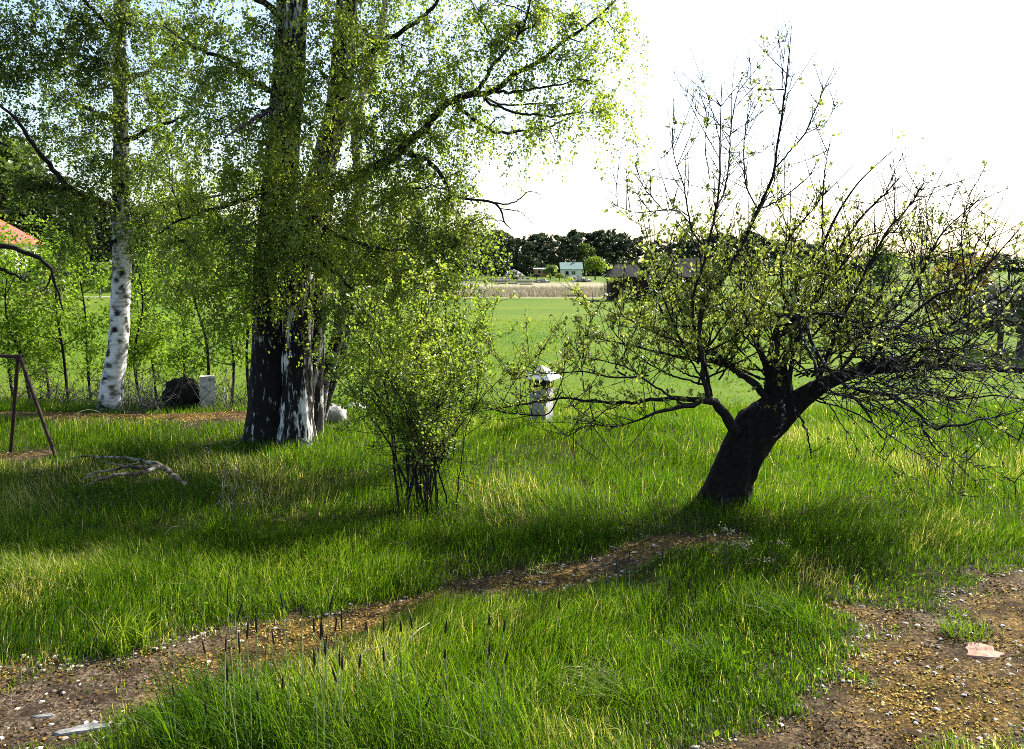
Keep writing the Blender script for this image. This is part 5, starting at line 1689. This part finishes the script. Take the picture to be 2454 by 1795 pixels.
far_tree('bush', 'spruce', 2, at_px(1511, 90), top_h(1511, 668, 90), 'narrow green bush in front of the small barn', 'bush', M_far_birch, None, 1.4)
far_tree('birch_tree', 'sparse', 0, at_px(2200, 62), top_h(2200, 478, 62), 'thin pale birch standing against the sky at right', 'tree', M_far_birch, None, 1.0)
far_tree('bush', 'leafy', 1, at_px(2275, 48), top_h(2275, 588, 48), 'orange yellow spring bush behind the apple boughs, larger', 'bush', M_orange, None, 1.2)
far_tree('bush', 'leafy', 2, at_px(2345, 52), top_h(2345, 615, 52), 'yellow spring bush right of the larger orange bush', 'bush', M_orange, None, 1.3)
far_tree('tree', 'leafy', 3, at_px(2110, 70), top_h(2110, 600, 70), 'green tree behind the middle of the apple crown', 'tree', M_far_birch, None, 1.5)
far_tree('tree', 'leafy', 0, at_px(2000, 75), top_h(2000, 628, 75), 'low green tree behind the apple crown, left of the tall one', 'tree', M_far_birch, None, 1.5)
far_tree('pine_tree', 'round', 1, at_px(2410, 190), top_h(2410, 606, 190), 'dark clump-like pine at the right edge, nearer one', 'tree', M_far_pine, None, 1.5)
far_tree('pine_tree', 'round', 2, at_px(2455, 185), top_h(2455, 620, 185), 'dark pine cut by the right edge of the picture', 'tree', M_far_pine, None, 1.5)
for i, (px, Y0, py, lab) in enumerate(((2400, 40, 668, 'grey leafless scrub at the right edge, lower mound'), (2450, 36, 650, 'grey leafless scrub cut by the right edge'), (2340, 60, 660, 'grey scrub behind the yellow bush'))):
    far_tree('scrub', 'round', i, at_px(px, Y0), top_h(px, py, Y0), lab, 'scrub', M_scrub, None, 1.4)

# ------------------------------------------------------------------ buildings


def frame_part(parent, name, mat, c, s, rz=0.0):
    return MB().box(c, s, rz).build(name, mat, parent)


def gable_house(name, px, Y0, w, dpt, eave, ridge, label, wall_m, roof_m, hip=0.0, over=.3, rz=0.0, z=None, cat='building', ridge_x=True):
    b0 = at_px(px, Y0)
    if z is not None: b0[2] = z
    o = thing(name, b0, label, cat)
    x0, y0, z0 = b0
    cr, sr = math.cos(rz), math.sin(rz)

    def L(x, y, zz): return [x0 + x * cr - y * sr, y0 + x * sr + y * cr, z0 + zz]
    hw, hd = w / 2, dpt / 2
    V = [L(sx * hw, sy * hd, zz) for zz in (-.6, eave) for sx, sy in ((-1, -1), (1, -1), (1, 1), (-1, 1))]
    q = [[j, (j + 1) % 4, 4 + (j + 1) % 4, 4 + j] for j in range(4)]
    t = []
    if not hip:
        V += [L(-hw, 0, ridge - .12), L(hw, 0, ridge - .12)]
        t = [[4, 7, 8], [5, 9, 6]]
    obj('wall', V, [np.array(q), np.array(t)] if t else np.array(q), wall_m, o)
    # roof with thickness
    ow, od = hw + over, hd + over
    ez = eave - over * (ridge - eave) / hd * .6
    rx = ow - hip
    top = [L(-ow, -od, ez), L(ow, -od, ez), L(ow, od, ez), L(-ow, od, ez), L(-rx, 0, ridge), L(rx, 0, ridge)]
    V = np.array(top + [[p[0], p[1], p[2] - .14] for p in top])
    q = [[0, 1, 5, 4], [2, 3, 4, 5], [6, 10, 11, 7], [8, 11, 10, 9], [0, 6, 7, 1], [1, 7, 8, 2], [2, 8, 9, 3], [3, 9, 6, 0]]
    t = [[1, 2, 5], [3, 0, 4], [7, 11, 8], [9, 10, 6]]
    rf_ = obj('roof', V, [np.array(q), np.array(t)], roof_m, o)
    return o, L, rf_


def opening(o, L, name, x, zz, w, h, hd, fill, frame_m, fw=.1, mull=0):
    """a door or window let into the front wall: dark pane and a frame of its own bars"""
    c = L(x, -hd - .02, zz)
    p = MB().box(c, (w, .06, h)).build(name, fill, o)
    for dx, dz, sx, sz in ((-(w + fw) / 2, 0, fw, h + 2 * fw), ((w + fw) / 2, 0, fw, h + 2 * fw), (0, (h + fw) / 2, w, fw)):
        cc = L(x + dx, -hd - .05, zz + dz)
        MB().box(cc, (sx, .1, sz)).build('frame', frame_m, p)
    for k in range(mull):
        cc = L(x - w / 2 + w * (k + 1) / (mull + 1), -hd - .06, zz)
        MB().box(cc, (.07, .05, h)).build('frame', frame_m, p)
    return p


# small barn, lean connecting part and large barn: all dark red boards under grey shingles
o, L, rf_ = gable_house('small_barn', 1497, 95, 3.7, 4.0, 2.75, 3.95, 'small dark red barn with a steep grey shingle roof at the field edge', M_barn, M_shingle, .95, .25)
opening(o, L, 'door', -.35, .75, .42, .8, 2.0, M_black, M_white, .07)
o, L, rf_ = gable_house('connecting_shed', 1553, 96.5, 1.9, 3.2, 2.3, 2.75, 'low dark red shed joining the two barns', M_barn, M_shingle, 0, .06)
opening(o, L, 'window', -.2, 1.1, .8, .55, 1.6, M_black, M_white, .07, 1)
o, L, rf_ = gable_house('large_barn', 1645, 97, 6.2, 6.0, 2.7, 4.6, 'large dark barn with an open white-framed doorway behind the apple boughs', M_barn, M_shingle, 1.2, .3)
opening(o, L, 'doorway', -1.9, .85, 1.75, 1.75, 3.0, M_black, M_white, .09)
opening(o, L, 'window', 1.4, 1.3, .8, .7, 3.0, M_black, M_white, .07, 1)
o, L, rf_ = gable_house('cottage', 1367, 233, 5.6, 5.0, 2.6, 4.3, 'small pale cottage with a green metal roof before the wood', M_cream, M_green_roof, 0, .3, z=float(P(1367, 667, 233)[2]))
opening(o, L, 'window', .6, 1.5, .9, .9, 2.5, M_glass, M_white, .1, 1)
opening(o, L, 'door', -1.2, 1.0, .9, 1.9, 2.5, M_black, M_white, .1)
MB().box(L(.9, 0, 4.4), (.45, .45, .9)).build('chimney', M_rock, rf_)
o, L, rf_ = gable_house('ochre_shed', 1297, 236, 4.2, 3.0, 2.3, 2.5, 'low ochre shed with a flat pale roof left of the cottage', M_orange_wall, M_white, 0, .2, z=float(P(1297, 664, 236)[2]))
opening(o, L, 'window', -.6, 1.5, .8, .7, 1.5, M_black, M_white, .08)
# house on the rise at the left edge
hz = float(P(0, 640, 120)[2])
o, L, rf_ = gable_house('white_house', -50, 120, 14.0, 9.0, 3.5, 7.2, 'cream house with a red tiled hip roof at the left edge', M_cream, M_tile, 4.6, .5, z=hz)
for k, xx in enumerate((2.0, 3.4, 4.8, 6.0)):
    opening(o, L, 'window', xx, 2.1, .55, 1.1, 4.5, M_glass, M_white, .09, 1)

# heaps of pale stones and stacked timber at the edge of the wood


def heap(name, px, Y0, w, h, n, size, label, mat, seed):
    r = np.random.default_rng(seed)
    b0 = at_px(px, Y0)
    o = thing(name, b0, label, 'heap')
    u = r.normal(0, .33, n).clip(-1, 1)
    top = h * (1 - np.abs(u) ** 1.3)
    pos = np.stack([b0[0] + u * w / 2, b0[1] + r.normal(0, w * .15, n), b0[2] + top * r.random(n) ** .5], -1)
    V, F, A = scatter(CHIP_V * np.array([1, 1, 2.2]) - np.array([0, 0, .35]), CHIP_F, pos, rand_rot(n), (size * (.5 + r.random(n)))[:, None], None)
    obj('stones', V, F, mat, o, False, {'rnd': A}, 'stuff')


M_heap = leaf_mat('heap_stone', [(0, (.22, .19, .16)), (.5, (.46, .42, .37)), (1, (.66, .62, .57))], (0, 0, 0), 0, .9, .2)
heap('stone_heap', 1232, 202, 7.0, 2.2, 260, .55, 'tall heap of pale stones in front of the wood', M_heap, 1)
heap('stone_heap', 1298, 175, 3.6, .6, 90, .5, 'low heap of pale stones left of the light bush', M_heap, 2)
heap('stone_heap', 1395, 180, 5.0, .7, 90, .5, 'low heap of pale stones under the round tree', M_heap, 3)
heap('stone_heap', 1372, 215, 5.0, .5, 60, .5, 'scattered pale stones below the cottage', M_heap, 4)
for i, (px, Y0, w, lab) in enumerate(((1135, 190, 5.5, 'stack of pale boards left of the tall stone heap'), (1190, 178, 7.0, 'long stack of pale boards below the tall stone heap'), (1210, 165, 5.0, 'grey board stack nearest the reeds'), (1260, 160, 3.5, 'short dark-edged board stack beside the low heap'))):
    b0 = at_px(px, Y0)
    o = thing('timber_stack', b0, lab, 'timber stack')
    r = np.random.default_rng(40 + i)
    for k in range(4):
        MB().box((b0[0] + r.normal(0, .25), b0[1] + r.normal(0, .2), b0[2] + .12 + .24 * k), (w * r.uniform(.7, 1), 1.0, .16), r.normal(0, .03)).build('board', M_timber if k % 2 else M_rock, o)
# little timber frame and white box at the reed edge
b0 = at_px(1120, 108)
o = thing('wooden_frame', b0, 'small wooden frame standing at the edge of the reeds', 'frame')
for sx in (-.35, .35):
    MB().box((b0[0] + sx, b0[1], b0[2] + .45), (.1, .1, .95)).build('post', M_brown_twig, o)
for z in (.25, .6, .88):
    MB().box((b0[0], b0[1] - .08, b0[2] + z), (.9, .05, .1)).build('rail', M_timber, o)
b0 = at_px(1141, 107)
bx_ = MB().box((b0[0], b0[1], b0[2] + .35), (.34, .34, .7), .3).build('white_box', M_white)
tag(bx_, 'small white box beside the wooden frame at the reeds', 'box')
# fence posts along the farm track at left
for i, x in enumerate(np.arange(-58, -22, 4.0)):
    z = float(hgt(x, 95.5))
    o = MB().box((x, 95.5, z + .5), (.12, .12, 1.15)).build('fence_post', M_grey_twig)
    tag(o, 'grey wooden post of the thin fence along the farm track', 'post', 'posts along the farm track')
